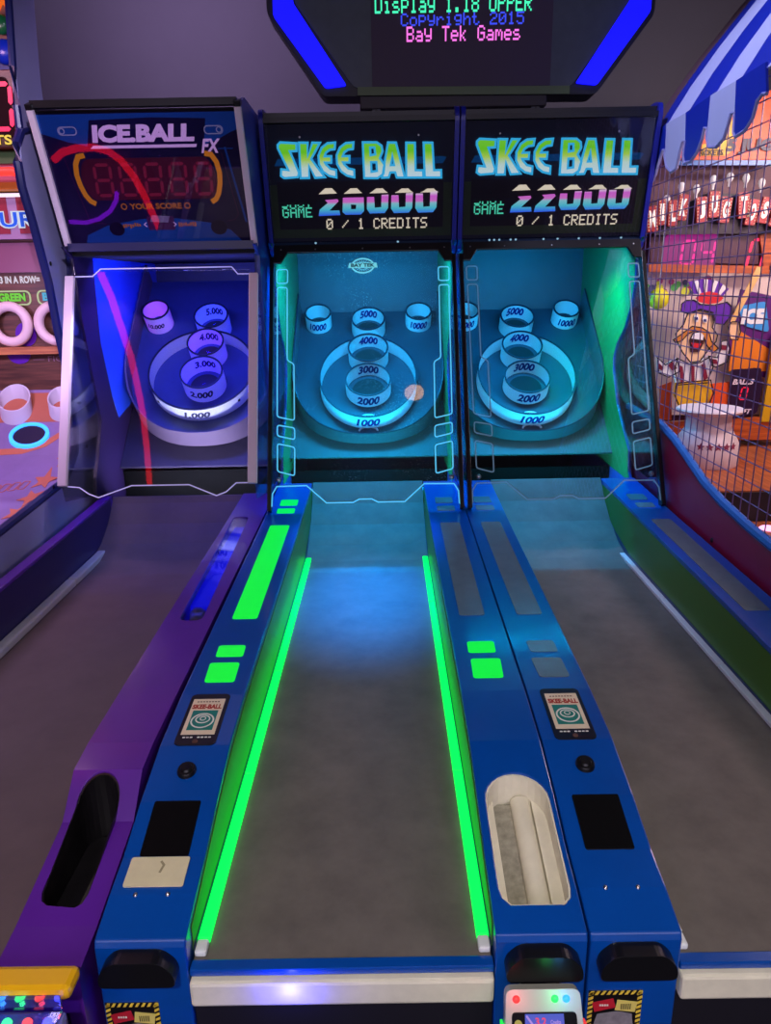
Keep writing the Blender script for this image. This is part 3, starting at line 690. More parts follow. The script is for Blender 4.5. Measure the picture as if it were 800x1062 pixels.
LUP = [(3.074, 2.666), (3.051, 2.6), (3.018, 2.439), (3.004, 2.311), (2.995, 2.218)]
LB = {'blu': (-1.407, 1.644),
 'blue': (-1.455, 2.545),
 'bluebell': (-1.445, 2.492),
 'bot': (-1.579, 1.269),
 'box': (-1.396, 2.472),
 'boxb': (-1.438, 2.21),
 'canopy': (-1.52, 1.997),
 'ets': (-1.484, 2.238),
 'fig': (-1.433, 1.389),
 'four': (-1.488, 1.949),
 'grb': (-1.489, 2.183),
 'green': (-1.445, 2.649),
 'grn': (-1.569, 1.647),
 'led0': (-1.486, 2.359),
 'led7': (-1.445, 1.844),
 'ledge': (-1.531, 1.427),
 'neon': (-1.475, 2.122),
 'orangef': (-1.424, 2.709),
 'r1r': (-1.509, 1.535),
 'ring1': (-1.591, 1.537),
 'ring2': (-1.397, 1.545),
 'row': (-1.513, 1.719),
 'wl': (-1.511, 2.051),
 'yel': (-1.505, 2.087)}
LS = {'arc': [(-1.555, 2.925, 1.062), (-1.464, 2.939, 1.07), (-1.382, 2.982, 1.091), (-1.358, 3.028, 1.114)],
 'c1': (-1.615, 3.298, 1.249),
 'c2': (-1.47, 3.348, 1.274),
 'c3': (-1.555, 3.123, 1.162),
 'led': (-1.462, 2.996, 1.098),
 'ledl': (-1.55, 2.998, 1.099),
 'ledr': (-1.38, 3.011, 1.106),
 'st1': (-1.295, 2.74, 0.97),
 'st2': (-1.279, 2.657, 0.928),
 'st3': (-1.31, 2.587, 0.894),
 'st4': (-1.254, 2.895, 1.048),
 'txt': (-1.439, 2.713, 0.957)}
OH = {'blue': [(-0.426, 2.805), (-0.349, 2.804), (-0.344, 2.754), (-0.139, 2.457), (-0.228, 2.448), (-0.428, 2.711)]}
GL = {'a1': (-0.355, 0.325),
 'a2': (-0.285, 0.312),
 'a3': (-0.284, 0.263),
 'a4': (-0.355, 0.28),
 'b1': (-0.354, 0.247),
 'b2': (-0.284, 0.231),
 'b3': (-0.284, 0.113),
 'b4': (-0.353, 0.132),
 'emb': (-0.0, 1.017),
 'embr': (0.068, 1.015),
 'la': (-0.361, 0.925),
 'lb': (-0.319, 0.924),
 'lc': (-0.317, 0.602),
 'ld': (-0.289, 0.585),
 'le': (-0.286, 0.344),
 'lf': (-0.356, 0.36),
 'scr': (-0.346, 0.097),
 'sqa': (-0.363, 1.006),
 'sqb': (-0.318, 0.944),
 'top': (-0.353, 1.085)}
# ------------------------------------------------------------------ room
struct(box('floor', -4.5, 4.5, -3, 4.75, -.05, 0, mat('dark_carpet', (38,32,48), .95, noise=.3, nscale=25)))
struct(box('wall_back', -4.5, 4.5, 4.6, 4.7, 0, 3.4, mat('grey_wall_paint', (110,106,116), .8, noise=.05, nscale=2, bump=.15)))
struct(box('ceiling', -4.5, 4.5, -3, 4.7, 3.4, 3.5, mat('dark_ceiling', (30,29,34), .9)))
struct(box('wall_left', -4.6, -4.5, -3, 4.7, 0, 3.4, mat('dark_wall_paint', (70,60,80), .8)))
struct(box('wall_right', 4.5, 4.6, -3, 4.7, 0, 3.4, mat('dark_wall_paint', (70,60,80), .8)))
struct(box('wall_front', -4.5, 4.5, -3.1, -3, 0, 3.4, mat('dark_wall_paint', (70,60,80), .8)))

XM, XR, XI = -.0876, .7124, -.877
skee(XM, 'blue alley with glowing green strips along its lane, middle of the three alleys', 'M', True, ('far1','far2','long','near1','near2'), ('near1','near2'), '28000', True, 0)
skee(XR, 'blue alley with unlit white strips, standing beside the caged booth', 'R', False, (), (), '22000', False, 1)

# ------------------------------------------------------------------ purple ice ball alley
def ice():
    t = thing('ice_ball_machine', 'purple alley with ICE.BALL title, white rings and yellow front bumper', 'arcade machine', (XI, BASEY, 0))
    RP = [(.90,.64),(.983,.649),(1.173,.687),(1.186,.690),(1.262,.752),(1.34,.761),(1.9,.775),(2.7,.788),(3.15,.80)]
    zr = lambda y: interp(RP, y); PT = lambda a, b, c: (a, b, zr(b)+c)
    x0, x1 = .243, .380
    out = [(.90,.0)]+RP+[(3.15,.0)]
    p = plate('side_rail', [out], YZX, x0, x1, purple, t)
    shp = [(.304+.041*cos(pi*i/12), 1.215+.045*sin(pi*i/12)) for i in range(13)]+[(.262,1.045),(.268,1.028),(.280,1.02),(.330,1.015),(.340,1.022),(.345,1.04)]
    c1 = plate('c', [shp], XYZ, .50, .95, None, t)
    win = rpoly([(.264,2.835),(.318,2.835),(.348,1.915),(.284,1.895)], .03, 6)
    win = rpoly([(.262,2.83),(.322,2.83),(.350,1.90),(.284,1.90)], .028, 6)
    c2 = plate('c', [win], XYZ, .715, .95, None, t)
    cut(p, [c1, c2])
    bv = p.modifiers.new('Bevel', 'BEVEL'); bv.width = .003; bv.segments = 2; bv.limit_method = 'ANGLE'; bv.angle_limit = radians(30)
    lab(p, 'purple right side rail with an oval ball return opening')
    inn = [(.304+(x-.304)*.95, 1.135+(y-1.135)*.975) for x, y in shp]
    tr = plate('ball_return_tray', [shp, inn], lambda a, b, c: (a, b, .502+c*(zr(b)-.506)), 0, 1, mat('tray_black', (22,20,24), .3, noise=.3, nscale=50), t)
    boxes('tray_bed', [(.264,.344,1.02,1.25,.53,.60)], mat('tray_black', (22,20,24), .3), tr)
    v, f = tubemesh([(.312,1.03,.603),(.312,1.24,.603)], .004, 8); mesh('tray_ridge', v, f, mat('tray_ridge_grey', (70,66,66), .4), tr, smooth=True)
    fl = boxes('lit_window_floor', [(.268,.338,2.04,2.80,.7152,.757)], lit('window_blue', (12,16,255), 1.25), t); plate('window_bed', [[(x, y) for x, y in win]], XYZ, .7152, .7160, lit('window_blue', (12,16,255), 1.25), t); lab(fl, 'blue lit bed under the rail window')
    plate('rail_window_pane', [win], PT, -.006, -.003, pane, t)
    # left rail
    out2 = [(.90,.0),(.90,.64)]+RP[3:]+[(3.15,.0)]
    lab(plate('side_rail', [out2], YZX, -.380, -.340, purple, t, bev=.003), 'narrow left side rail')
    plate('rail_lining', [[(1.25,.60),(1.25,.745),(3.12,.79),(3.12,.70),(2.9,.62)]], YZX, -.3400, -.3380, mat('lining_indigo', (30,22,80), .35), t)
    s = boxes('lane_strip', [(-.3375,-.302,a,b,.601,.628) for a, b in ((1.3,1.95),(1.953,2.6),(2.603,3.18))], mat('strip_grey_white', (175,172,178), .4, noise=.06), t, bev=.006)
    lm = plate('lane', [[(.92,.30),(.92,.60),(2.70,.60),(2.84,.608),(2.96,.64),(3.06,.695),(3.14,.765),(3.16,.79),(3.17,.79),(3.17,.30)]], YZX, -.3395, .2425, mat('brown_grey_lane', (98,82,86), .62, noise=.12, nscale=8, bump=.2), t)
    box('front_panel', -.34, .243, .905, .919, 0, .60, purple, t)
    box('bumper_bar', .195, .388, .852, .899, .640, .664, mat('yellow_bumper', (240,180,20), .3), t, bev=.010)
    # housing
    IM = lambda x, tt, c: (x, 3.13-.3714*tt-.9285*c, 1.84+.9285*tt-.3714*c)
    gv = Vector((2.74-3.07, .95-1.70)); L = gv.length; ud = -gv/L
    IG = lambda x, tt, c: (x, 2.74+ud.x*tt-ud.y*c, .95+ud.y*tt+ud.x*c)
    fr = [(3.06,1.83),(3.14,1.79),(3.15,1.56),(3.20,1.25),(3.22,1.12),(3.15,1.0),(3.08,.90),(3.06,.83),(3.152,.80),(3.152,0)]
    bk = [(4.30,0),(4.30,2.10),(3.5,2.33),(3.02,2.33),(2.935,2.30)]
    for sd in (-1, 1):
        a, b = sorted((.368*sd, .380*sd))
        plate('side_panel', [fr+bk+[(3.125,1.84)]], YZX, a, b, mat('ice_side_blue', (34,58,150), .3, noise=.1) if sd > 0 else mat('ice_side_dark', (40,26,66), .35), t)
        a, b = sorted((.3665*sd, .3679*sd))
        lab(plate('side_lining', [[(3.35,1.80),(3.32,1.45),(3.38,1.2),(3.43,1.10),(3.9,1.2),(4.25,1.35),(4.25,1.80)]], YZX, a, b, mat('ice_lining_blue', (40,80,215), .35), t), 'bright blue inner lining')
        a, b = sorted((.3690*sd, .3720*sd))
        plate('side_window', [[(2.76,.885),(2.745,.96),(3.06,1.69),(3.08,1.80)]+fr[1:8]], YZX, a, b, pane, t)
        a, b = sorted((.345*sd, .381*sd))
        tp = plate('post_trim', [[(0,-.004),(L+.02,-.004),(L+.02,.016),(0,.016)]], lambda q, w_, e: IG(e, q, w_), a, b, mat('trim_pale', (222,205,215), .3), t, bev=.004)
        a, b = sorted((.356*sd, .381*sd))
        plate('marquee_trim', [[(-.01,.010),(.485,.010),(.485,.030),(-.01,.030)]], lambda q, w_, e: IM(e, q, w_), a, b, mat('trim_pale', (222,205,215), .3), t, bev=.004)
        plate('trim_cap', [[(.485,-.01),(.505,-.01),(.505,.032),(.485,.032)]], lambda q, w_, e: IM(e, q, w_), a, b, black, t, bev=.003)
    box('back_panel', -.368, .368, 4.25, 4.30, 0, 2.1, mat('ice_back', (44,38,66), .5, noise=.25, nscale=5), t)
    box('ceiling_panel', -.368, .368, 3.14, 4.25, 1.80, 1.815, blackm, t)
    mb = plate('marquee_box', [[(3.128,1.845),(2.952,2.285),(3.3,2.315),(3.4,1.845)]], YZX, -.366, .366, black, t)
    art = plate('marquee_sheet', [[(-.362,.004),(.362,.004),(.362,.468),(-.362,.468)]], IM, .001, .004, mat('ice_art_dark', (38,30,84), .45), mb)
    lb = mat('ice_art_blue', (22,88,168), .5, emit=(10,70,150), es=.25)
    plate('upper_blue_field', [[(-.360,.466),(-.360,.405),(-.27,.375),(-.20,.360),(.20,.352),(.27,.372),(.33,.400),(.360,.410),(.360,.466)]], IM, .004, .0055, lb, art)
    plate('lower_blue_field', [[(-.30,.006),(-.285,.040),(-.20,.075),(-.06,.098),(.08,.098),(.20,.080),(.28,.050),(.32,.006)]], IM, .004, .0055, lb, art)
    plate('digit_window', [rpoly([(-.232,.318),(.232,.318),(.258,.250),(.236,.170),(-.232,.170),(-.258,.250)], .03)], IM, .004, .006, mat('digit_window', (62,24,44), .35, emit=(90,20,50), es=.35), art)
    lab(seven('dim_score_digits', '88888', -.205, .188, .058, .108, IM, .0062, lit('digit_red_dim', (150,30,70), .55), art, gap=.62), 'dim red number digits')
    og = lit('bracket_orange', (225,135,30), .75)
    bl = [(-.222,.330),(-.246,.326),(-.262,.300),(-.268,.262),(-.264,.225),(-.254,.190),(-.240,.168),(-.222,.158)]
    lab(plates('orange_brackets', ribbon(bl, .018)+ribbon([(-x, y) for x, y in bl], .018), IM, .006, .008, og, art), 'orange curved brackets round the digits')
    wl = mat('logo_pale', (225,190,225), .45, emit=(215,175,220), es=.7)
    nb = mat('logo_navy', (20,16,84), .45)
    plates('logo_shadow', [[[(-.205,.350),(.222,.344),(.245,.446),(.05,.452),(-.175,.446)]]], IM, .0055, .0065, nb, art)
    lg = text('title_letters', 'ICE.BALL', .008, .401, .375, .060, IM, .0078, wl, art, bold=.055, shear=.15); lab(lg, 'pale ICE.BALL title letters')
    plates('title_underline', [[[(-.192,.352),(-.180,.362),(.200,.362),(.196,.352)]]], IM, .0065, .0078, wl, art)
    text('fx_letters', 'FX', .250, .355, .075, .048, IM, .0078, wl, art, bold=.03, shear=.35)
    text('your_score', 'YOUR SCORE', .004, .146, .200, .022, IM, .0070, lit('orange_words', (200,110,50), .6), art, bold=.035)
    plates('score_dots', ribbon(circ(-.118,.146,.010,16), .004, True)+ribbon(circ(.126,.146,.010,16), .004, True), IM, .0065, .0072, lit('orange_words', (200,110,50), .6), art)
    random.seed(3)
    plates('tiny_orange_marks', [[rrect(x, .075+random.uniform(-.003,.003), .006, random.uniform(.008,.018), .001, 1)] for x in [-.135+.009*i for i in range(8)]+[.082+.009*i for i in range(8)]], IM, .0065, .0072, lit('orange_words', (200,110,50), .6), art)
    plates('arrow_marks', ribbon([(-.045,.085),(-.055,.077),(-.045,.069)], .003)+ribbon([(.060,.085),(.070,.077),(.060,.069)], .003), IM, .0065, .0072, wl, art)
    dk = mat('ice_art_navy2', (30,16,60), .45)
    plates('dark_spots', [[circ(-.165,.062,.030,20,.026)],[circ(.235,.062,.032,20,.028)]], IM, .0056, .0062, dk, art)
    lab(plate('slot_sign', [rrect(.012,.082,.105,.052,.006)], IM, .0060, .0068, mat('slot_mauve', (120,50,110), .5), art), 'mauve card with a pale ticket')
    plate('pale_ticket', [[(-.030,.088),(.040,.084),(.050,.108),(-.018,.112)]], IM, .0070, .0076, mat('ticket_pale', (200,190,205), .5), art)
    pil = ribbon(rrect(-.262,.412,.066,.026,.012), .0035, True)+ribbon(rrect(.268,.408,.066,.026,.012), .0035, True)+ribbon(circ(-.282,.412,.009,16), .003, True)+ribbon(circ(.288,.408,.009,16), .003, True)
    plates('corner_icons', pil, IM, .006, .0072, mat('icon_pale', (190,190,205), .5, emit=(150,150,180), es=.35), art)
    plates('thin_lines', ribbon([(-.300,.330),(-.262,.090),(-.20,.082)], .002)+ribbon([(.285,.330),(.318,.110),(.30,.090),(.27,.085)], .002), IM, .006, .0068, mat('line_mauve', (110,30,90), .5), art)
    plates('blue_lines', ribbon([(.300,.350),(.345,.080)], .007)+ribbon([(.275,.345),(.33,.345)], .003), IM, .006, .0068, lb, art)
    lab(plate('marquee_pane', [[(-.352,.0),(.352,.0),(.352,.478),(-.352,.478)]], IM, .012, .013, glass('ice_marquee_pane', (225,220,235), refl=.07), mb), 'clear pane over the title')
    box('marquee_top_edge', -.366, .366, 2.925, 2.955, 2.288, 2.312, black, mb)
    box('marquee_sill', -.366, .366, 3.095, 3.135, 1.815, 1.845, mat('sill_navy', (30,30,80), .35), mb)
    # shield
    ed = [(-.345,.0),(-.300,-.004),(-.262,-.030),(-.225,-.044),(-.10,.0),(.12,.0),(.225,-.044),(.262,-.030),(.300,.004),(.345,.004)]
    tp_ = [(.345,.84),(.30,.84),(.275,.87),(-.245,.87),(-.275,.84),(-.345,.84)]
    g = plate('glass_shield', [ed+tp_[:1]+[(.345,.86),(-.345,.86)]], IG, -.002, .002, glass('ice_pane', refl=.06), t); lab(g, 'sloping clear shield over the target')
    em = mat('ice_cut_edge', (200,200,220), .5, emit=(150,140,200), es=.6)
    plates('lower_cut_edge', ribbon(ed, .0045), IG, .002, .003, em, g); plates('upper_cut_edge', ribbon(tp_, .0045), IG, .002, .003, em, g)
    # target
    B = board_frame(3.42, 1.07, 42)
    U = ulong(.352, .33, .385, .95, 40, 2.3)
    bm_ = mat('ice_board', (50,60,110), .4, noise=.15, nscale=6)
    plate('playfield', [U], B, -.012, 0, bm_, t)
    V, F = [], []
    for (x, u) in U:
        h = .006+.11*max(0, min(1, (u+.055)/.40)); k = 1.02
        V += [B(x*k, u-.006, -.10), B(x*k, u-.006, h), B(x, u, h), B(x, u, -.01)]
    for i in range(len(U)-1):
        for q in range(3): F.append((4*i+q, 4*i+q+1, 4*i+5+q, 4*i+4+q))
    w = mesh('playfield_wall', V, F, mat('ice_wall_mauve', (88,74,98), .45), t, smooth=True)
    for (a_, zz) in ((-1.62,-.05),(-1.05,-.05),(-1.0,-.07)):
        pass
    plate('apron', [[(-.366,-.17),(.366,-.17),(.366,.95),(-.366,.95)]], B, -.118, -.105, mat('ice_apron', (44,38,60), .5, noise=.2, nscale=6), t)
    box('gutter_wall', -.366, .366, 3.40, 3.41, .2, .85, pitm, t); box('gutter_floor', -.366, .366, 3.172, 3.40, .3, .31, blackm, t)
    nm = mat('ice_number_ink', (14,16,60), .5)
    R = [ring(B, .003, .262, .250, .078, t, num='1.000', nw=.125, nh=.040, holes=False, name='target_ring', nm=nm),
         ring(B, .012, .222, .100, .100, t, num='2.000', back='3.000', nw=.115, nh=.042, name='target_ring', nm=nm),
         ring(B, .010, .414, .088, .100, t, back='4.000', nw=.11, nh=.046, name='target_ring', nm=nm),
         ring(B, .018, .592, .084, .100, t, back='5.000', nw=.10, nh=.044, name='target_ring', nm=nm),
         ring(B, -.265, .636, .067, .100, t, num='10.000', nw=.085, nh=.028, name='target_cup', nm=nm),
         ring(B, .290, .636, .067, .100, t, num='10.000', nw=.085, nh=.028, name='target_cup', nm=nm)]
    for a_ in (-.85, .85, -2.3):
        lathe('bolt', [(0,.004),(.006,.003),(.008,0)], lambda x, y, h, a_=a_: B(.003+(.251+h)*sin(a_), .262-(.251+h)*cos(a_), .045+y) if False else B(.003+(.2505+h)*sin(a_)+x*cos(a_), .262-(.2505+h)*cos(a_)+x*sin(a_), .042+y), black, R[0], n=12)
    light('AREA', 'header_lamp', (XI, 3.30, 1.78), (.07,.09,1), 9, (XI, 3.75, 1.2), .55, .05)
    light('AREA', 'gutter_glow', (XI, 3.19, .785), (.66,.68,1), 7, (XI, 3.50, 1.12), .5, .02)
    light('SPOT', 'panel_fill', (XI-.15, 3.02, 1.72), (.7,.66,1), 22, (-1.31, 3.0, 1.15), spot=64, blend=1, rad=.02)  # added spot, brightens the neighbour booth's side panel through the window
    for (x, u, c, pw) in ((.012,.222,(.02,.0,1),1.1),(.010,.414,(.08,.0,1),.9),(.018,.592,(.0,.02,1),.8),(-.265,.636,(.32,.02,.8),.28)):
        p_ = B(x, u-.01, .045); light('POINT', 'cup_lamp', (XI+p_[0], p_[1], p_[2]), c, pw, rad=.012)
    return t, PT
ICE_T, ICE_PT = ice()
ballm = mat('grey_ball', (150,150,160), .35, noise=.15, nscale=30)
def ball(name, x, y, z, r, m, label):
    bm = bmesh.new(); bmesh.ops.create_uvsphere(bm, u_segments=28, v_segments=18, radius=r)
    for q in bm.verts: q.co.z *= 1
    me = bpy.data.meshes.new(name); bm.to_mesh(me); bm.free(); me.polygons.foreach_set('use_smooth', [True]*len(me.polygons))
    o = link(name, me, m); o.location = (x, y, z); return tag(o, label, 'ball')
a = ball('playing_ball', XI+.322, 1.948, .742, .0255, ballm, 'grey ball behind the blue rail window, nearer the right edge'); a['group'] = 'balls under the rail window'
b = ball('playing_ball', XI+.300, 1.925+.0, .742-.0, .0, ballm, 'x') if False else None
o2 = a.copy(); C.objects.link(o2); o2.location = (XI+.312, 2.002, .742); o2['label'] = 'grey ball behind the blue rail window, farther up the rail'

# ------------------------------------------------------------------ card readers
def reader():
    t = thing('card_reader', 'pale card reader with a blue violet swipe to play screen and coloured lamps', 'card reader', (0,0,0))
    ang = radians(28); top = Vector((0, .890, .607)); dn = Vector((0, -sin(ang), -cos(ang))); outv = Vector((0, -cos(ang), sin(ang)))
    cx = XM+.3175
    f = lambda a, b, c: tuple(Vector((cx+a, 0, 0))+top+dn*b+outv*c)
    def put(o): 
        o.location = (0,0,0); return o
    body = plate('casing', [rpoly([(-.058,0),(.058,0),(.068,.20),(-.068,.20)], .012)], f, -.020, .0, mat('reader_pale', (190,190,186), .35), t, bev=.006); put(body)
    put(box('back_mount', cx-.03, cx+.03, .90, .920, .46, .555, black, t))
    put(plate('bezel', [rpoly([(-.050,.032),(.050,.032),(.056,.170),(-.056,.170)], .006)], f, 0, .002, mat('bezel_black', (14,13,16), .2), t))
    scr = put(plate('screen', [[(-.030,.034),(.030,.034),(.032,.120),(-.032,.120)]], f, .002, .003, ramp_emit('reader_screen', [(0,(60,60,190)),(.5,(110,90,215)),(1,(70,90,200))], .50, .58, .9), t))
    fl = lambda a, b, c: f(a, -b, c)
    text('amount', '3.2', -.006, -.044, .017, .011, fl, .0034, lit('reader_red', (245,70,110), .9), scr, bold=.03)
    text('credits_word', 'Credits', .017, -.045, .016, .006, fl, .0034, lit('reader_violet', (190,150,240), .8), scr)
    text('prompt', 'SWIPE TO PLAY', 0, -.063, .056, .010, fl, .0034, lit('reader_pinkwhite', (240,200,250), .95), scr, bold=.04, shear=.2)
    plates('screen_streak', ribbon([(-.028,.036),(-.016,.052),(.0,.075),(.012,.115)], .003), f, .003, .0033, lit('reader_violet', (190,150,240), .8), scr)
    lg = put(plate('tap_mark', [circ(-.041,.048,.006,16)], f, .002, .003, lit('reader_gold', (210,190,90), .6), t))
    for nm, x, c, col in (('red_lamp',-.042,(255,40,40),(1,.1,.1)),('green_lamp',.018,(30,255,80),(.1,1,.2)),('blue_lamp',.036,(40,140,255),(.1,.4,1))):
        o = put(lathe('lamp', [(0,.004),(.004,.003),(.006,0)], lambda a_, b_, h, x=x: f(x+a_, .014+b_, h), lit(nm, c, 2.2), t, n=16)); lab(o, nm.replace('_', ' '))
        light('POINT', nm, f(x, .014, .022), col, .02, rad=.004)
    for sx, c, m_ in ((-1,(40,255,90),'edge_green'),(1,(255,60,60),'edge_red')):
        lab(put(plate('edge_glow', [[(sx*.0625,.05),(sx*.0665,.05),(sx*.071,.19),(sx*.066,.19)]], f, -.02, -.004, lit(m_, c, .9), t)), 'coloured light along the casing side')
reader()
def reader2():
    t = thing('card_reader', 'clear topped box with a row of rainbow lamps under the yellow bumper', 'card reader', (0,0,0))
    x0, x1 = -.74, -.492
    def put(o): o.location = (0,0,0); return o
    put(box('casing', x0, x1, .796, .846, .44, .635, mat('reader_grey', (120,120,170), .3), t, bev=.008))
    put(box('back_mount', x0+.03, x1-.03, .846, .8995, .44, .56, black, t))
    put(box('clear_lid', x0+.004, x1-.004, .799, .843, .637, .668, glass('lid_pane', (215,220,255), refl=.08), t, bev=.004))
    cols = [((60,255,120),'rb_green'),((255,230,60),'rb_yellow'),((60,120,255),'rb_blue'),((255,60,160),'rb_pink'),((60,160,255),'rb_sky'),((60,255,120),'rb_green'),((255,70,70),'rb_red'),((90,90,255),'rb_violet')]
    for i in range(8):
        x = x0+.018+i*.030; c, n_ = cols[i]
        put(lathe('lamp', [(0,.006),(.006,.005),(.008,0)], lambda a_, b_, h, x=x: (x+a_, .822+b_, .636+h), lit(n_, c, 3), t, n=12))
        light('POINT', 'rainbow_lamp', (x, .820, .652), lin(c), .012, rad=.004)
reader2()

# ------------------------------------------------------------------ overhead display
def overhead():
    cx = .333
    t = thing('overhead_display', 'octagonal overhead screen with two slanted blue lamps above the blue alleys', 'display sign', (cx, BASEY, 2.33))
    F = lambda a, b, c: (a-cx, 3.45-c, b-2.33)
    def pl(n, lp, z0, z1, m, par=t, bev=0): return plate(n, lp, F, z0, z1, m, par, bev)
    oct_ = [(-.455,2.86),(-.455,2.725),(-.241,2.423),(.895,2.413),(1.115,2.70),(1.115,2.86),(.97,3.12),(-.30,3.12)]
    pl('housing', [rpoly(oct_, .02)], -.14, -.004, mat('housing_black', (24,24,30), .45), bev=.006)
    pl('face', [rpoly([(-.34,2.85),(-.34,2.76),(-.11,2.452),(.79,2.445),(1.01,2.735),(1.01,2.85),(.88,3.05),(-.2,3.05)], .015)], -.004, .006, mat('face_slate', (72,82,92), .45, noise=.1))
    pl('lower_rim', [[(-.095,2.421),(-.095,2.452),(.782,2.443),(.782,2.413)]], .006, .014, mat('olive_border', (66,84,52), .5))
    bl = lit('display_blue_lamp', (8,8,255), 1.5)
    o = pl('side_lamp', [rpoly(OH['blue'], .012)], .006, .016, bl); lab(o, 'left slanted blue lamp')
    o = pl('side_lamp', [rpoly([(.665-x+.0, z-.006) for x, z in OH['blue']], .012)], .006, .016, bl); lab(o, 'right slanted blue lamp')
    s = pl('screen', [[(-.034,2.452),(.700,2.445),(.700,3.0),(-.034,3.0)]], .007, .012, mat('screen_dark', (66,52,74), .6))
    F2 = lambda a, b, c: (a-cx, 3.438-c, b-2.33)
    for (s_, x, z, pw, ph, m_) in (('Display 1.18 UPPER', -.018, 2.714, .00590, .0085, lit('text_green', (70,255,190), 1.1)),
                                   ('Copyright 2015', .086, 2.668, .0060, .0064, lit('text_blue', (60,80,255), .95)),
                                   ('Bay Tek Games', .109, 2.612, .0060, .0078, lit('text_pink', (255,120,235), 1.1))):
        for j_, w_ in enumerate(s_.split(' ')):
            k_ = len(' '.join(s_.split(' ')[:j_]))+(1 if j_ else 0)
            pixtext('screen_word', w_, x+k_*6*pw, z, pw, ph, F2, .0, m_, s, fill=.95)
    for x in (-.02, .65):
        b = box('mounting_post', x-cx-.018, x-cx+.018, 3.47, 3.51, -.03, .16, mat('post_grey', (60,62,72), .45), t)
        boxes('post_slot', [(x-cx-.005,x-cx+.005,3.467,3.471,-.0,.05)], black, b)
    boxes('cross_bar', [(-.42,.36,3.46,3.54,.045,.10)], mat('bar_brown', (44,36,44), .5), t, bev=.004)
    tube('cable', [(.10,3.48,.09),(.085,3.47,.03),(.07,3.48,-.02)], .005, black, t)
overhead()
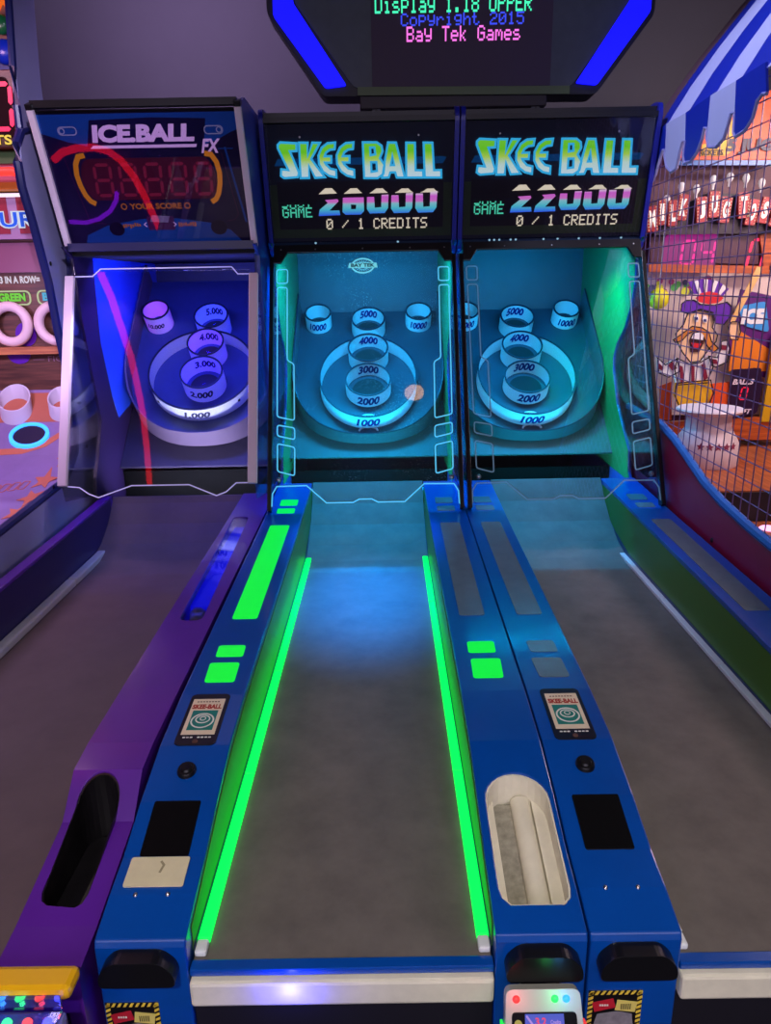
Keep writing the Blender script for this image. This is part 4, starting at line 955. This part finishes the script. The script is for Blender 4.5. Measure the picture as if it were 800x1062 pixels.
# ------------------------------------------------------------------ left booth
def left_booth():
    ox = -1.75
    t = thing('ring_pocket_game', 'tall wood backed ring game with red neon tube and FOUR title at the left edge', 'arcade machine', (ox, BASEY, 0))
    W = lambda a, b, c: (a-ox, b, c)
    f3 = lambda y: (lambda a, b, c: (a-ox, y-c, b))
    X = lambda v: v-ox
    face = mat('booth_lavender', (150,150,190), .45, noise=.06, nscale=4)
    fr = LPANEL[3:13]
    sh = fr+[(2.372,.885),(1.2,.87),(1.2,.0),(4.2,.0),(4.2,2.16),(3.2,2.23),(3.06,2.236),(3.0,2.22)]
    p = plate('side_panel', [sh], YZX, X(-1.325), X(-1.305), face, t, bev=.002); lab(p, 'pale lavender curved side panel')
    ft = [(3.06,2.24),(2.995,2.222)]+fr+[(2.372,.888),(1.2,.872)]
    v, f = tubemesh([(X(-1.318), a-.004, b) for a, b in ft], .017, 8); mesh('edge_moulding', v, f, navy, p, smooth=True)
    for (a, b) in ((3.06,1.77),(3.17,1.02),(2.80,.935),(2.30,.93)):
        lathe('bolt', [(0,.004),(.007,.003),(.009,0)], lambda x, y, h, a=a, b=b: (X(-1.305)+h, a+x, b+y), black, p, n=12)
    up = [(3.10,2.9),(3.074,2.72),(3.018,2.439),(3.004,2.311),(3.0,2.20),(3.22,2.20),(3.22,2.44),(3.26,2.72),(3.27,2.9)]
    p2 = plate('upper_side_panel', [up], YZX, X(-1.330), X(-1.312), face, t)
    v, f = tubemesh([(X(-1.321), a-.003, b) for a, b in up[:5]], .014, 8); mesh('edge_moulding', v, f, navy, p2, smooth=True)
    wd = wood('booth_wood', (120,72,58), (70,40,36), 5)
    bk = box('back_board', X(-2.3), X(-1.331), 3.30, 3.34, 1.24, 2.15, wd, t)
    boxes('cabinet_body', [(X(-2.3), X(-1.331), 3.36, 4.2, 0, 2.1),(X(-2.3), X(-1.42), 3.30, 3.36, 2.1, 2.9)], mat('booth_body', (60,50,80), .6), t)
    o = box('score_box', X(-1.9), X(-1.395), 3.18, 3.30, 2.205, 2.475, wood('box_wood', (92,52,46), (50,28,26), 6), t, bev=.004)
    plate('digit_window', [rrect(-1.55,2.345,.26,.21,.02)], f3(3.18), 0, .003, mat('window_dark', (30,8,14), .8, spec=.1), o)
    lab(seven('red_digit', '0', -1.512, 2.27, .085, .155, f3(3.176), .0, lit('red_led', (255,30,90), 1.3), o), 'red lit zero')
    text('tickets_word', 'TICKETS', -1.56, 2.232, .25, .035, f3(3.174), .0, lit('ticket_yellow', (250,215,70), .9), o, bold=.03)
    box('green_band', X(-1.9), X(-1.40), 3.22, 3.30, 2.155, 2.20, mat('band_green', (60,92,52), .5), t)
    box('pink_band', X(-1.9), X(-1.36), 3.24, 3.30, 2.09, 2.155, mat('band_pink', (185,120,150), .5), t)
    nt = tube('neon_tube', [(X(-1.9),3.19,2.122),(X(-1.46),3.19,2.122),(X(-1.425),3.20,2.112)], .016, lit('neon_red', (255,50,40), 1.8), t, n=12); lab(nt, 'glowing red neon tube')
    box('yellow_band', X(-1.9), X(-1.40), 3.225, 3.29, 2.06, 2.088, mat('band_gold', (170,95,20), .5), t)
    box('white_light_line', X(-1.9), X(-1.40), 3.22, 3.28, 2.038, 2.046, lit('line_white', (250,225,245), 1.2), t)
    st = []
    for i in range(6):
        x = -1.83+i*.085; st.append([[(x,1.895),(x+.045,1.895),(x+.045,2.035),(x,2.035)]])
    a = box('awning_board', X(-1.9), X(-1.38), 3.25, 3.30, 1.875, 2.035, mat('awning_mauve', (170,130,170), .5), t)
    plates('awning_stripes', st, f3(3.25), 0, .003, mat('awning_red', (150,40,60), .5), a)
    text('title_outline', 'FOUR', -1.560, 1.949, .30, .068, f3(3.243), .0, lit('title_white', (225,235,255), .8), a, bold=.075)
    lab(text('title_word', 'FOUR', -1.560, 1.949, .29, .058, f3(3.240), .0, mat('title_blue', (20,90,200), .5, emit=(20,80,200), es=.4), a, bold=.02), 'FOUR title word in blue')
    o = box('number_board', X(-1.9), X(-1.385), 3.27, 3.30, 1.745, 1.862, mat('board_mauve', (140,80,110), .4), t)
    lab(seven('red_digit', '7', -1.462, 1.775, .048, .085, f3(3.268), .0, lit('red_led2', (235,20,60), 1.0), o), 'red lit seven')
    text('row_words', '3 IN A ROW=', -1.545, 1.716, .17, .030, f3(3.295), .0, lit('words_white', (235,225,240), .8), bk, bold=.04)
    plate('blue_box', [rrect(-1.428,1.716,.03,.036,.004)], f3(3.30), .002, .005, mat('title_blue', (20,90,200), .5), bk)
    for (s_, x, c, n_) in (('GREEN', -1.590, (120,235,40), 'word_green'), ('BLUE', -1.402, (70,190,235), 'word_cyan')):
        q = plates('word_plaque', ribbon(rrect(x, 1.642, .155, .055, .02), .006, True), f3(3.30), .002, .006, lit('plaque_cream', (225,240,180), .6), bk)
        text('colour_word', s_, x, 1.645, .115, .034, f3(3.295), .0, lit(n_, c, .75), q, bold=.05)
    tm = mat('ring_pale', (235,205,210), .4)
    for x in (-1.598, -1.402):
        r_ = lathe('toss_ring', [(.074+.021*cos(2*pi*k/12), .021*sin(2*pi*k/12)) for k in range(12)], lambda a_, b_, h, x=x: (X(x)+a_, 3.262-h, 1.535+b_), tm, t, n=40, closed_prof=True)
    plates('purple_reflection', [[circ(-1.555,1.49,.045,24,.05)],[circ(-1.60,1.405,.05,24,.04)]], f3(3.30), .001, .004, mat('reflection_purple', (95,20,170), .4), bk)  # purple reflection painted as flat ovals on the back board
    box('wood_ledge', X(-2.3), X(-1.345), 3.235, 3.30, 1.410, 1.440, wood('ledge_wood', (205,130,80), (165,90,60), 8), t)
    f = text('lower_words', '— FIG', -1.475, 1.385, .13, .024, f3(3.295), .0, mat('words_grey', (150,110,130), .5), bk, bold=.0)
    # sloped playfield
    NP = [(1.3,.20),(1.9,.45),(2.30,.85),(2.6,.87),(2.94,.93),(3.07,1.0),(3.2,1.12),(3.3,1.25)]
    n = lambda y: interp(NP, y)
    S = lambda a, b, c: (a-ox, b, n(b)+c)
    pf = plate('playfield', [NP+[(3.31,1.25),(3.31,.10),(1.3,.10)]], YZX, X(-2.3), X(-1.327), mat('playfield_lilac', (150,125,180), .35, noise=.15, nscale=4), t); lab(pf, 'sloping lilac playfield with orange stars')
    om = mat('star_orange', (215,120,90), .5)
    def star(cx, cy, r, a0=0): return [(cx+(r if i % 2 == 0 else r*.42)*cos(a0+pi*i/5), cy+(r if i % 2 == 0 else r*.42)*1.6*sin(a0+pi*i/5)) for i in range(10)]
    for sx_, sy_, sr_, sa_ in ((-1.395,2.925,.052,.3),(-1.385,2.77,.050,.9),(-1.385,2.64,.046,.1),(-1.52,2.45,.06,.5),(-1.362,3.05,.030,.5)): plate('orange_star', [star(sx_, sy_, sr_, sa_)], S, .0005, .002, om, pf)
    arc = [(-1.70,3.085),(-1.55,3.09),(-1.46,3.115),(-1.40,3.155),(-1.36,3.20)]
    plates('orange_band', ribbon(arc, .022), S, .0005, .002, om, pf)
    plate('orange_field', [[(-1.9,3.202),(-1.36,3.202),(-1.345,3.29),(-1.9,3.29)]], S, .0005, .0015, mat('field_orange', (190,105,80), .5), pf)
    plates('outline_boxes', [q_ for b_ in range(4) for q_ in ribbon(rrect(-1.565+.034*b_, 2.85+.012*b_, .026, .075, .008), .004, True)], S, .001, .002, om, pf)
    L_ = lathe('pocket_ring', [(.070,0),(.070,.012),(.086,.012),(.086,0)], lambda a_, b_, h: S(-1.537+a_, 3.145+b_*.55, h), mat('pocket_ring_blue', (80,190,255), .4, emit=(40,160,255), es=1.3), pf, n=40, closed_prof=True)
    lab(L_, 'blue lit pocket ring'); mesh('pocket_hole', [S(-1.537+x, 3.145+y*.55, .006) for x, y in circ(0,0,.073,32)], [tuple(range(32))], mat('pocket_dark', (24,10,60), .5), L_)
    wm = mat('cup_white', (215,205,225), .4)
    for (x, y, r) in ((-1.62,3.235,.07),(-1.42,3.235,.055)):
        c = lathe('pocket_cup', [(r-.006,0),(r-.006,.06),(r,.06),(r,0)], lambda a_, b_, h, x=x, y=y: S(x+a_, y+b_*.6, h), wm, pf, n=36, closed_prof=True)
    # coloured balls on the upper part
    up_b = box('upper_board', X(-2.3), X(-1.365), 3.28, 3.30, 2.476, 2.9, wood('upper_wood', (165,120,100), (120,84,76), 6), t)
    plate('orange_flames', [[(-1.6,2.9),(-1.43,2.9),(-1.41,2.72),(-1.425,2.70),(-1.44,2.72),(-1.46,2.69),(-1.48,2.73),(-1.6,2.70)]], f3(3.28), .001, .006, lit('flame_orange', (255,110,20), .8), up_b)
    plate('blue_bell', [[(-1.60,2.478),(-1.41,2.478),(-1.428,2.50),(-1.445,2.545),(-1.60,2.55)]], f3(3.28), .001, .010, mat('bell_blue', (30,50,120), .5), up_b)
    for (x, z, r, c, m_) in ((-1.452,2.648,.036,(20,110,60),'ball_green'),(-1.452,2.555,.045,(20,50,190),'ball_blue')):
        b_ = lathe('coloured_ball', [(r*sin(pi*k/12), r*.6*cos(pi*k/12)) for k in range(13)], lambda a_, c_, h, x=x, z=z: (X(x)+a_, 3.262-h, z+c_), mat(m_, c, .25), up_b, n=24)
    box('lower_front', X(-2.3), X(-1.327), 1.2, 1.3, 0, .24, navy, t)
left_booth()
light('AREA', 'booth_lamp', (-1.62, 2.75, 2.55), (1,.52,.72), 3.5, (-1.6, 3.3, 1.7), .25, .1)
light('AREA', 'booth_lamp', (-1.65, 2.5, 1.7), (.75,.5,1), 6, (-1.5, 2.9, 1.0), .3, .1)

# ------------------------------------------------------------------ caged booth at the right
def right_booth():
    ox = 1.6
    t = thing('milk_jug_booth', 'caged MILK JUG TOSS booth with blue and white awning at the right edge', 'arcade machine', (ox, BASEY, 0))
    X = lambda v: v-ox
    f3 = lambda y: (lambda a, b, c: (a-ox, y-c, b))
    red = mat('booth_crimson', (140,18,60), .35, noise=.10, nscale=3)
    crv = [(3.013,1.098),(2.858,1.068),(2.732,1.031),(2.559,.975),(2.393,.944),(2.215,.923),(2.06,.911),(1.2,.88)]
    p = plate('side_wall', [[(3.45,0),(3.45,1.11)]+crv+[(1.2,0)]], YZX, X(1.125), X(1.145), red, t); lab(p, 'crimson side wall curving down to the front')
    v, f = tubemesh([(X(1.133),3.45,1.11)]+[(X(1.133), a, b) for a, b in crv], .016, 8); lab(mesh('edge_moulding', v, f, mat('trim_blue', (50,110,190), .35), p, smooth=True), 'light blue edge moulding')
    lathe('bolt', [(0,.004),(.007,.003),(.009,0)], lambda x, y, h: (X(1.125)-h, 2.43+x, .80+y), black, p, n=12)
    # cage
    V, F = [], []
    def bar(a, b, r):
        v_, f_ = tubemesh([a, b], r, 4); k = len(V); V.extend(v_); F.extend([tuple(k+i for i in q) for q in f_])
    ctop = 2.26
    cz = lambda y: interp([(1.2,.88),(2.06,.911),(2.215,.923),(2.393,.944),(2.559,.975),(2.732,.031+1.0),(2.858,1.068),(3.013,1.098),(3.45,1.11)], y)
    y = 1.22
    while y < 3.44: bar((X(1.136), y, cz(y)), (X(1.136), y, ctop), .0021); y += .056
    z = .93
    while z < ctop:
        ys = [q for q in [1.2+.02*i for i in range(113)] if cz(q) < z]
        if ys: bar((X(1.138), 1.2, z), (X(1.138), max(ys), z), .0021)
        z += .062
    lab(mesh('cage_mesh', V, F, mat('cage_wire', (120,100,150), .4, metal=.3), t), 'lilac welded wire cage')
    # awning : valance and slope
    vb = mat('awning_blue', (10,40,170), .5); vw = mat('awning_white', (190,195,235), .55)
    for k, lp in VAL:
        va = plate('valance_stripe', [lp], YZX, X(1.1185), X(1.126), vb if k == 'b' else vw, t); lab(va, 'blue scalloped valance panel' if k == 'b' else 'white scalloped valance panel')
    v, f = tubemesh([(X(1.1195), a, b) for a, b in VALEDGE], .006, 6); mesh('valance_piping', v, f, mat('piping_lavender', (150,150,200), .5), t, smooth=True)
    edges = [3.46,3.34,3.222,3.013,2.801,2.617,2.426,2.22,2.0,1.78,1.55]
    cols = [vw, vb, vw, vb, vw, vb, vw, vb, vw, vb]
    cols[0] = mat('awning_brown', (105,75,85), .5)
    bs, ws, br = [], [], []
    for i, (a, b) in enumerate(zip(edges, edges[1:])):
        q = []
        for (x, z) in ((1.122,2.25),(1.20,2.38),(1.30,2.52),(1.46,2.72),(1.75,3.02),(2.1,3.3)): q.append((x, z))
        V2 = []
        (bs if cols[i] is vb else ws if cols[i] is vw else br).append((a, b, q))
    for nm, lst, m_ in (('awning_slope_blue', bs, vb), ('awning_slope_white', ws, vw), ('awning_end_band', br, cols[0])):
        V3, F3 = [], []
        for (a, b, q) in lst:
            k = len(V3)
            for (x, z) in q: V3 += [(X(x), a, z), (X(x), b, z), (X(x)+.006, b, z-.006), (X(x)+.006, a, z-.006)]
            for i in range(len(q)-1):
                for j in range(4): F3.append((k+4*i+j, k+4*i+(j+1) % 4, k+4*i+4+(j+1) % 4, k+4*i+4+j))
            F3 += [(k,k+1,k+2,k+3), tuple(k+4*(len(q)-1)+j for j in range(4))]
        lab(mesh(nm, V3, F3, m_, t), {'awning_slope_blue':'blue awning stripes','awning_slope_white':'white awning stripes','awning_end_band':'brown end band of the awning'}[nm])
    # interior
    box('back_wall', X(1.15), X(2.6), 3.62, 3.66, 0, 2.24, mat('booth_back', (90,30,50), .5, noise=.15), t)
    boxes('booth_floor', [(X(1.146), X(2.6), 1.3, 2.70, .74, .78),(X(1.146), X(2.6), 2.70, 3.6, .86, .90)], wood('booth_floor_wood', (190,100,50), (140,66,36), 5, axis='Y'), t)
    plate('white_backdrop', [RB['backwhite']], f3(3.60), .002, .006, mat('backdrop_cream', (225,200,190), .6, noise=.15, nscale=5), t)
    hd = plate('header_sign', [RB['header']], f3(3.50), 0, .012, mat('sign_orange', (240,90,30), .45), t); lab(hd, 'orange header sign')
    plate('gear_emblem', [RB['gear']], f3(3.487), 0, .006, mat('gear_yellow', (245,190,40), .45), hd)
    text('tickets_word', 'TICKETS', RBP['tick'][0], RBP['tick'][1], .11, .022, f3(3.478), 0, mat('ink_dark', (40,20,20), .5), hd, bold=.03)
    text('jug_words', '5 JUGS', RBP['jug5'][0]+.05, RBP['jug5'][1]+.02, .25, .065, f3(3.48), 0, mat('word_grey', (84,76,92), .5), hd, bold=.06, shear=.1)
    plate('header_rail', [RB['hblue']], f3(3.48), 0, .02, mat('trim_blue', (50,110,190), .35), t)
    lb = plate('score_board', [RB['ledbox']], f3(3.55), 0, .01, mat('led_maroon', (70,18,44), .4), t); lab(lb, 'maroon score board with magenta and red digits')
    lab(seven('magenta_digits', '04', 1.345, 1.735, .055, .10, f3(3.538), 0, lit('magenta_led', (250,30,150), 1.1), lb, gap=.6), 'magenta lit digits')
    plate('magenta_glow', [rrect(1.385,1.79,.24,.17,.04)], f3(3.539), 0, .002, lit('magenta_halo', (190,10,150), .5), lb)  # halo of the digits painted as an emitting plate
    lab(seven('red_digit', '0', 1.645, 1.715, .065, .12, f3(3.538), 0, lit('red_led', (255,30,90), 1.3), lb, sl=.15), 'red lit zero')
    ow = wood('booth_orange_wood', (205,100,40), (160,66,26), 6)
    plate('wood_frame', [RB['wood1']], f3(3.54), 0, .012, ow, t); plate('wood_beam', [RB['wood2']], f3(3.53), 0, .02, ow, t)
    # MILK JUG TOSS letters
    seq = [('M','M',8),('I','I',4),('L','L',2),('K','K',-6),('J','J',6),('U','U',2),('G','G',-4),('T','T',6),('O','O',-8),('S','S',-12),('S2','S',-14)]
    sr = mat('sign_red', (175,30,35), .4); sw = lit('sign_white', (240,225,215), .55, (230,220,210)); sd = lit('sign_bulb', (255,210,170), .7)
    sb = plate('sign_backing', [[(1.20,1.86),(1.85,1.86),(1.85,1.90),(1.6,2.02),(1.42,2.03),(1.2,1.93)]], f3(3.50), 0, .01, mat('sign_dark', (30,14,34), .5), t); lab(sb, 'MILK JUG TOSS sign')
    for k, ch, an in seq:
        x, z = SIGN[k]; a_ = radians(an); w_ = {'I':.030,'L':.040}.get(ch, .046)
        x += .010 if k == 'L' else -.004 if k == 'M' else 0
        f = lambda a, b, c, x=x, z=z, a_=a_: (X(x)+a*cos(a_)-b*sin(a_), 3.45-c, z+a*sin(a_)+b*cos(a_))
        q = plate('letter_plate', [rrect(0,0,w_,.105,.006)], f, -.02, 0, sr, sb)
        text('letter', ch, 0, 0, w_*.55, .070, f, .003, sw, q, bold=.05)
        plates('letter_bulbs', [[circ(px_, pz, .0026, 6)] for px_ in (-w_/2+.005, w_/2-.005) for pz in [-.045+.013*i for i in range(8)]], f, .001, .003, sd, q)
    bw = mat('bulb_glass', (220,215,215), .2, emit=(230,215,210), es=.25)
    for i, q in enumerate([(1.235,2.00),(1.295,2.05),(1.36,2.04),(1.43,2.075),(1.50,2.085),(1.57,2.08),(1.64,2.06),(1.71,2.05),(1.78,2.03)]):
        lathe('sign_bulb', [(0,.022),(.008,.020),(.014,.011),(.015,.0),(.011,-.011),(.006,-.018),(.006,-.036),(0,-.036)], lambda a_, b_, h, q=q: (X(q[0])+a_, 3.47+b_, q[1]+h), bw, sb, n=16)
    # prizes painted behind (bright shapes)
    random.seed(11)
    cols_ = [((200,190,200),'toy_white'),((90,190,90),'toy_green'),((170,60,120),'toy_rose'),((60,70,110),'toy_navy'),((215,220,60),'toy_lime')]
    for ci, (c_, n_) in enumerate(cols_):
        for _ in range(6): plate('toy_picture', [circ(random.uniform(1.22,1.50), random.uniform(1.61,1.67), random.uniform(.010,.020), 9)], f3(3.592), .001*ci+.0001*_, .001*ci+.001+.0001*_, mat(n_, c_, .6), t)
    # posters and panels
    po = plate('purple_poster', [RB['poster']], f3(3.52), 0, .008, mat('poster_purple', (90,20,110), .45), t); lab(po, 'purple and orange poster with ICE logo')
    plate('orange_field', [RB['posterO']], f3(3.512), 0, .003, mat('poster_orange', (235,130,30), .45), po)
    plate('blue_patch', [rpoly(RB['posterB'], .02)], f3(3.508), 0, .003, mat('poster_blue', (60,150,220), .45), po)
    text('lettering', 'ICE', RBP['ice'][0], RBP['ice'][1], .11, .07, f3(3.503), 0, mat('poster_white', (235,235,235), .45), po, bold=.07, shear=.1)
    plate('yellow_post', [RB['beam']], f3(3.49), 0, .03, mat('post_yellow', (215,165,20), .45), t)
    plate('counter_front', [RB['counter']], f3(3.50), 0, .03, ow, t)
    bp = plate('ball_counter_panel', [rpoly(RB['panel'], .015)], f3(3.48), 0, .01, mat('panel_plum', (36,14,50), .4), t); lab(bp, 'dark BALLS LEFT counter panel')
    pw = mat('panel_white', (230,215,225), .5)
    text('word_balls', 'BALLS', RBP['ballsT'][0], RBP['ballsT'][1], .10, .026, f3(3.467), 0, pw, bp, bold=.04, shear=.25)
    text('word_left', 'LEFT', RBP['leftT'][0], RBP['leftT'][1]-.012, .08, .024, f3(3.467), 0, pw, bp, bold=.04, shear=.25)
    seven('red_digit', '0', RBP['ballsD'][0]-.012, RBP['ballsD'][1]-.028, .028, .055, f3(3.467), 0, lit('red_led3', (240,20,60), 1.1), bp, sl=.15)
    for k in ('orange','orange2'): plate('orange_flame_board', [RB[k]], f3(3.50), 0, .01, mat('sign_orange', (240,90,30), .45), t)
    # showman cut-out
    D = 3.42
    base = None
    pc = dict(purple=mat('man_purple', (95,30,165), .45), white=mat('man_white', (238,232,230), .45), red=mat('man_red', (215,25,35), .45), skin=mat('man_skin', (245,200,150), .45),
              orange=mat('man_orange', (205,125,45), .45), dark=mat('man_dark', (60,10,20), .5), navy=mat('man_navy', (25,35,110), .5), yellow=mat('man_yellow', (240,180,30), .45), stripe=mat('man_crimson', (130,20,50), .45), tan=mat('man_tan', (225,180,110), .45))
    sh = plate('showman_board', [MAN['torso']], f3(D), -.004, .012, pc['white'], t); lab(sh, 'cut-out board of a shouting showman in a purple hat')
    def P_(k, c, z, n_): return plate(n_, [MAN[k]], f3(D), z, z+.004, pc[c], sh)
    P_('pants','yellow',.012,'yellow_trousers')
    for k in ('armL','armR'): P_(k,'white',.013,'striped_sleeve')
    for k in ('ts1','ts2','ts3','al1','al2','ar1','ar2'): P_(k,'stripe',.018,'crimson_stripe')
    P_('stick','tan',.014,'cane'); P_('hand','skin',.020,'hand')
    P_('crown','purple',.014,'hat_crown')
    for k in ('str1','str2','str3','str4'): P_(k,'white',.019,'hat_stripe')
    P_('face','skin',.020,'face'); P_('brim','purple',.026,'hat_brim'); P_('band','red',.031,'hat_band')
    P_('mouth','dark',.026,'mouth'); P_('teeth','white',.031,'teeth'); P_('tongue','red',.031,'tongue'); P_('must','orange',.028,'moustache')
    for k in ('eyeA','eyeB'): P_(k,'white',.027,'eye')
    for k in ('pupA','pupB'): P_(k,'navy',.032,'pupil')
    lines = []
    for k in ('face','brim','must','hand','torso','pants','armL','armR'): lines += ribbon(MAN[k], .005, True)
    plates('black_outlines', lines, f3(D), .0305, .0325, mat('outline_black', (18,8,14), .5), sh)
    # floor lights
    for (x, y) in ((1.41,2.60),(1.58,2.62)): lathe('floor_light', [(0,.006),(.03,.005),(.035,0)], lambda a_, b_, h, x=x, y=y: (X(x)+a_, y+b_, .781+h), lit('floor_light_pink', (255,170,230), 2), t, n=20)
    for (x, y, r) in ((1.32,2.55,.055),(1.50,2.40,.06),(1.30,2.30,.05)): mesh('floor_hole', [(X(x)+a_, y+b_, .7815) for a_, b_ in circ(0,0,r,28)], [tuple(range(28))], blackm, t)
    box('step_riser', X(1.146), X(2.5), 2.690, 2.699, .782, .895, mat('step_dark', (20,12,16), .6), t)
right_booth()
jm = mat('jug_white', (222,205,205), .4, noise=.05, nscale=8)
jx, jy, jz = 1.385, 3.15, .90
J = thing('milk_jug', 'big pale milk jug with a wide flat lid behind the wire cage', 'jug', (jx, jy, jz))
JF = lambda a, b, h: (a, b+BASEY, h)
sc = 1.0
lab(lathe('jug_body', [(0,0),(.128,0),(.134,.012),(.132,.085),(.124,.108),(.100,.150),(.092,.165),(.090,.215),(.090,.222),(0,.222)], JF, jm, J, n=56), 'pale jug body')
lathe('lid', [(0,.218),(.100,.220),(.132,.229),(.137,.238),(.132,.244),(0,.246)], JF, jm, J, n=56)
text('label_mark', '★', 0, 0, .01, .01, XYZ, 0, jm) if False else None
lbm = mat('jug_label', (150,60,90), .5)
stars = [[star_] for star_ in [[(cx_+(.018 if i % 2 == 0 else .008)*cos(.3+pi*i/5), .098+(.018 if i % 2 == 0 else .008)*sin(.3+pi*i/5)) for i in range(10)] for cx_ in (-.075,-.04,-.005,.03,.065)]]
plates('star_label', stars, lambda a, b, c: JF((.1305+c)*sin(a/.131), -(.1305+c)*cos(a/.131), b), .0, .002, lbm, J)
b = ball('yellow_toy_ball', 1.212, 3.40, 1.590, .045, mat('toy_yellow', (225,215,30), .5), 'yellow ball hanging behind the cage beside the showman')
v, f = tubemesh([(0,0,.045),(0,.0,.62)], .002, 6)
mesh('hanging_string', v, f, mat('string_white', (200,200,200), .6), b)

light('AREA', 'booth_lamp', (1.95, 2.75, 2.30), (1,.80,.78), 13, (1.45, 3.5, 1.45), .5, .15)
light('AREA', 'booth_lamp', (2.05, 2.35, 2.0), (1,.62,.70), 7, (1.40, 3.0, .9), .4, .15)
light('SPOT', 'awning_fill', (.35, 2.55, 3.34), (.60,.62,1), 90, (1.2, 2.8, 2.15), spot=70, rad=.05)  # added spot to lift the valance, no fixture of its own
light('SPOT', 'side_lamp', (.4, -.8, 3.3), (.75,.65,1), 480, (-1.31, 3.0, 1.95), spot=22, blend=1, rad=.05)  # added spot without a fixture, brightens the left booth's side panels

# ------------------------------------------------------------------ lamps of the room
for (x, y, c, w) in ((.23,.975,(1,.85,.65),1.5),(-.3,-1.3,(1,.93,.85),330),(1.5,-1.3,(1,.90,.82),170),(-1.8,-1.3,(.95,.68,.85),60)):
    d = lathe('ceiling_downlight', [(0,0),(.066,0),(.076,-.006),(.08,.02)], lambda a_, b_, h: (a_, b_, h), lit('downlight_face', (255,190,120), 4), None, n=28)
    d.location = (x, y, 3.385); tag(d, 'round recessed ceiling lamp above the players, ' + ('over the middle alley' if x == .23 else 'behind the players at the middle' if x == -.3 else 'behind the players at the right' if x > 0 else 'behind the players at the left'), 'ceiling light', 'recessed ceiling lamps')
    light('SPOT', 'downlight_glow', (x, y, 3.36), c, w, (x, .7 if y < 0 else y, .6), spot=52, blend=1, rad=.08)
light('AREA', 'wall_fill', (-1.0, 3.6, 3.3), (.60,.42,.85), 13, (-.9, 4.6, 2.3), .8, .2)  # added light that brightens the left of the back wall
light('AREA', 'wall_fill', (.6, 3.9, 3.3), (.6,.58,.75), 3, (.6, 4.6, 2.5), .8, .2)  # weaker added light for the wall further right
# neon lines that show up again in the tilted panes of the purple alley
S_ = thing('neon_floor_sign', 'black floor sign with a red neon arch and a purple neon curl', 'neon sign', (-2.0, .86, 0))
def put0(o): o.location = (0,0,0); return o
put0(box('board', -.42, .40, -.05, .0, 0, .86, mat('neon_board_black', (14,12,18), .6), S_, bev=.004))
rp = [(-2.238,.667),(-2.156,.723),(-2.055,.749),(-1.935,.754),(-1.848,.724),(-1.785,.657),(-1.733,.522),(-1.708,.381),(-1.69,.2),(-1.673,.051)]
put0(tube('red_neon_tube', [(x+2.0, .028, z) for x, z in rp], .024, lit('neon_red_tube', (255,20,30), 3), S_, n=10))
pp = [(-2.325,.162),(-2.207,.15),(-2.095,.183),(-1.994,.248),(-1.925,.33),(-1.895,.401)]
put0(tube('purple_neon_tube', [(x+2.0, .028, z) for x, z in pp], .015, lit('neon_purple_tube', (150,20,255), 3), S_, n=10))
gp = [(-1.909,1.83),(-1.916,1.645),(-1.915,1.43),(-1.937,1.15),(-1.961,.842),(-2.011,.504),(-2.075,.13),(-2.184,-.361),(-2.332,-.972)]
ct = tube('ceiling_neon_tube', [(x, y, 3.375) for x, y in gp], .026, lit('neon_red_tube', (255,20,30), 3), None, n=10)
tag(ct, 'long red neon tube running along the ceiling at the left', 'neon tube')
# light inside the blue alleys
for (xc, P) in ((XM, 1),):
    light('SPOT', 'lane_lamp', (xc, 3.08, 1.45), (0,.25,1), 170, (xc, 2.50, .6), spot=44, blend=1, rad=.03)
for sx in (-1, 1):
    light('AREA', 'strip_glow', (XM+.215*sx, 1.9, .630), (0,1,.12), .30, (XM+.30*sx, 1.9, .66), 1.75, .01)
light('SPOT', 'green_lamp', (XR+.10, 3.52, 1.80), (0,1,.25), 32, (XR+.39, 3.75, 1.35), spot=80, blend=.8, rad=.02)
light('SPOT', 'red_lamp', (-1.6, .6, 2.6), (1,.05,.18), 16, (-.60, 1.40, .75), spot=9, blend=1, rad=.02)  # narrow added spot imitating a red reflection on the purple rail
light('AREA', 'ice_window_glow', (XI+.31, 2.35, .76), (.05,.05,1), .25, (XI+.31, 2.35, .70), .04, .8)

light('AREA', 'arcade_fill', (0, -2.6, 2.1), (.82,.72,1), 55, (0, 3, 2.0), 4.5, 1.6)  # added front fill for the dark screens, stands in for ambient light
w = bpy.data.worlds.new('World'); bpy.context.scene.world = w; w.use_nodes = True
w.node_tree.nodes['Background'].inputs[0].default_value = (.05,.045,.07,1); w.node_tree.nodes['Background'].inputs[1].default_value = .3

# ------------------------------------------------------------------ camera
p, yw, r = radians(16.93), radians(-.18), radians(1.018)
R0 = Matrix(((1,0,0),(0,-sin(p),-cos(p)),(0,cos(p),-sin(p))))
Ry = Matrix(((cos(yw),-sin(yw),0),(sin(yw),cos(yw),0),(0,0,1)))
Rr = Matrix(((cos(r),sin(r),0),(-sin(r),cos(r),0),(0,0,1)))
Rm = Rr @ R0 @ Ry
cd = bpy.data.cameras.new('Camera'); co = bpy.data.objects.new('Camera', cd); C.objects.link(co)
M4 = Matrix((( Rm[0][0],-Rm[1][0],-Rm[2][0]),( Rm[0][1],-Rm[1][1],-Rm[2][1]),( Rm[0][2],-Rm[1][2],-Rm[2][2]))).to_4x4()
M4.translation = Vector((0,0,1.662)); co.matrix_world = M4
cd.sensor_fit = 'VERTICAL'; cd.sensor_height = 36; cd.lens = 768/1062*36; cd.clip_start = .05
bpy.context.scene.camera = co
vs = bpy.context.scene.view_settings
vs.view_transform = 'Standard'; vs.look = 'None'; vs.gamma = 1; vs.exposure = 0; vs.use_curve_mapping = False
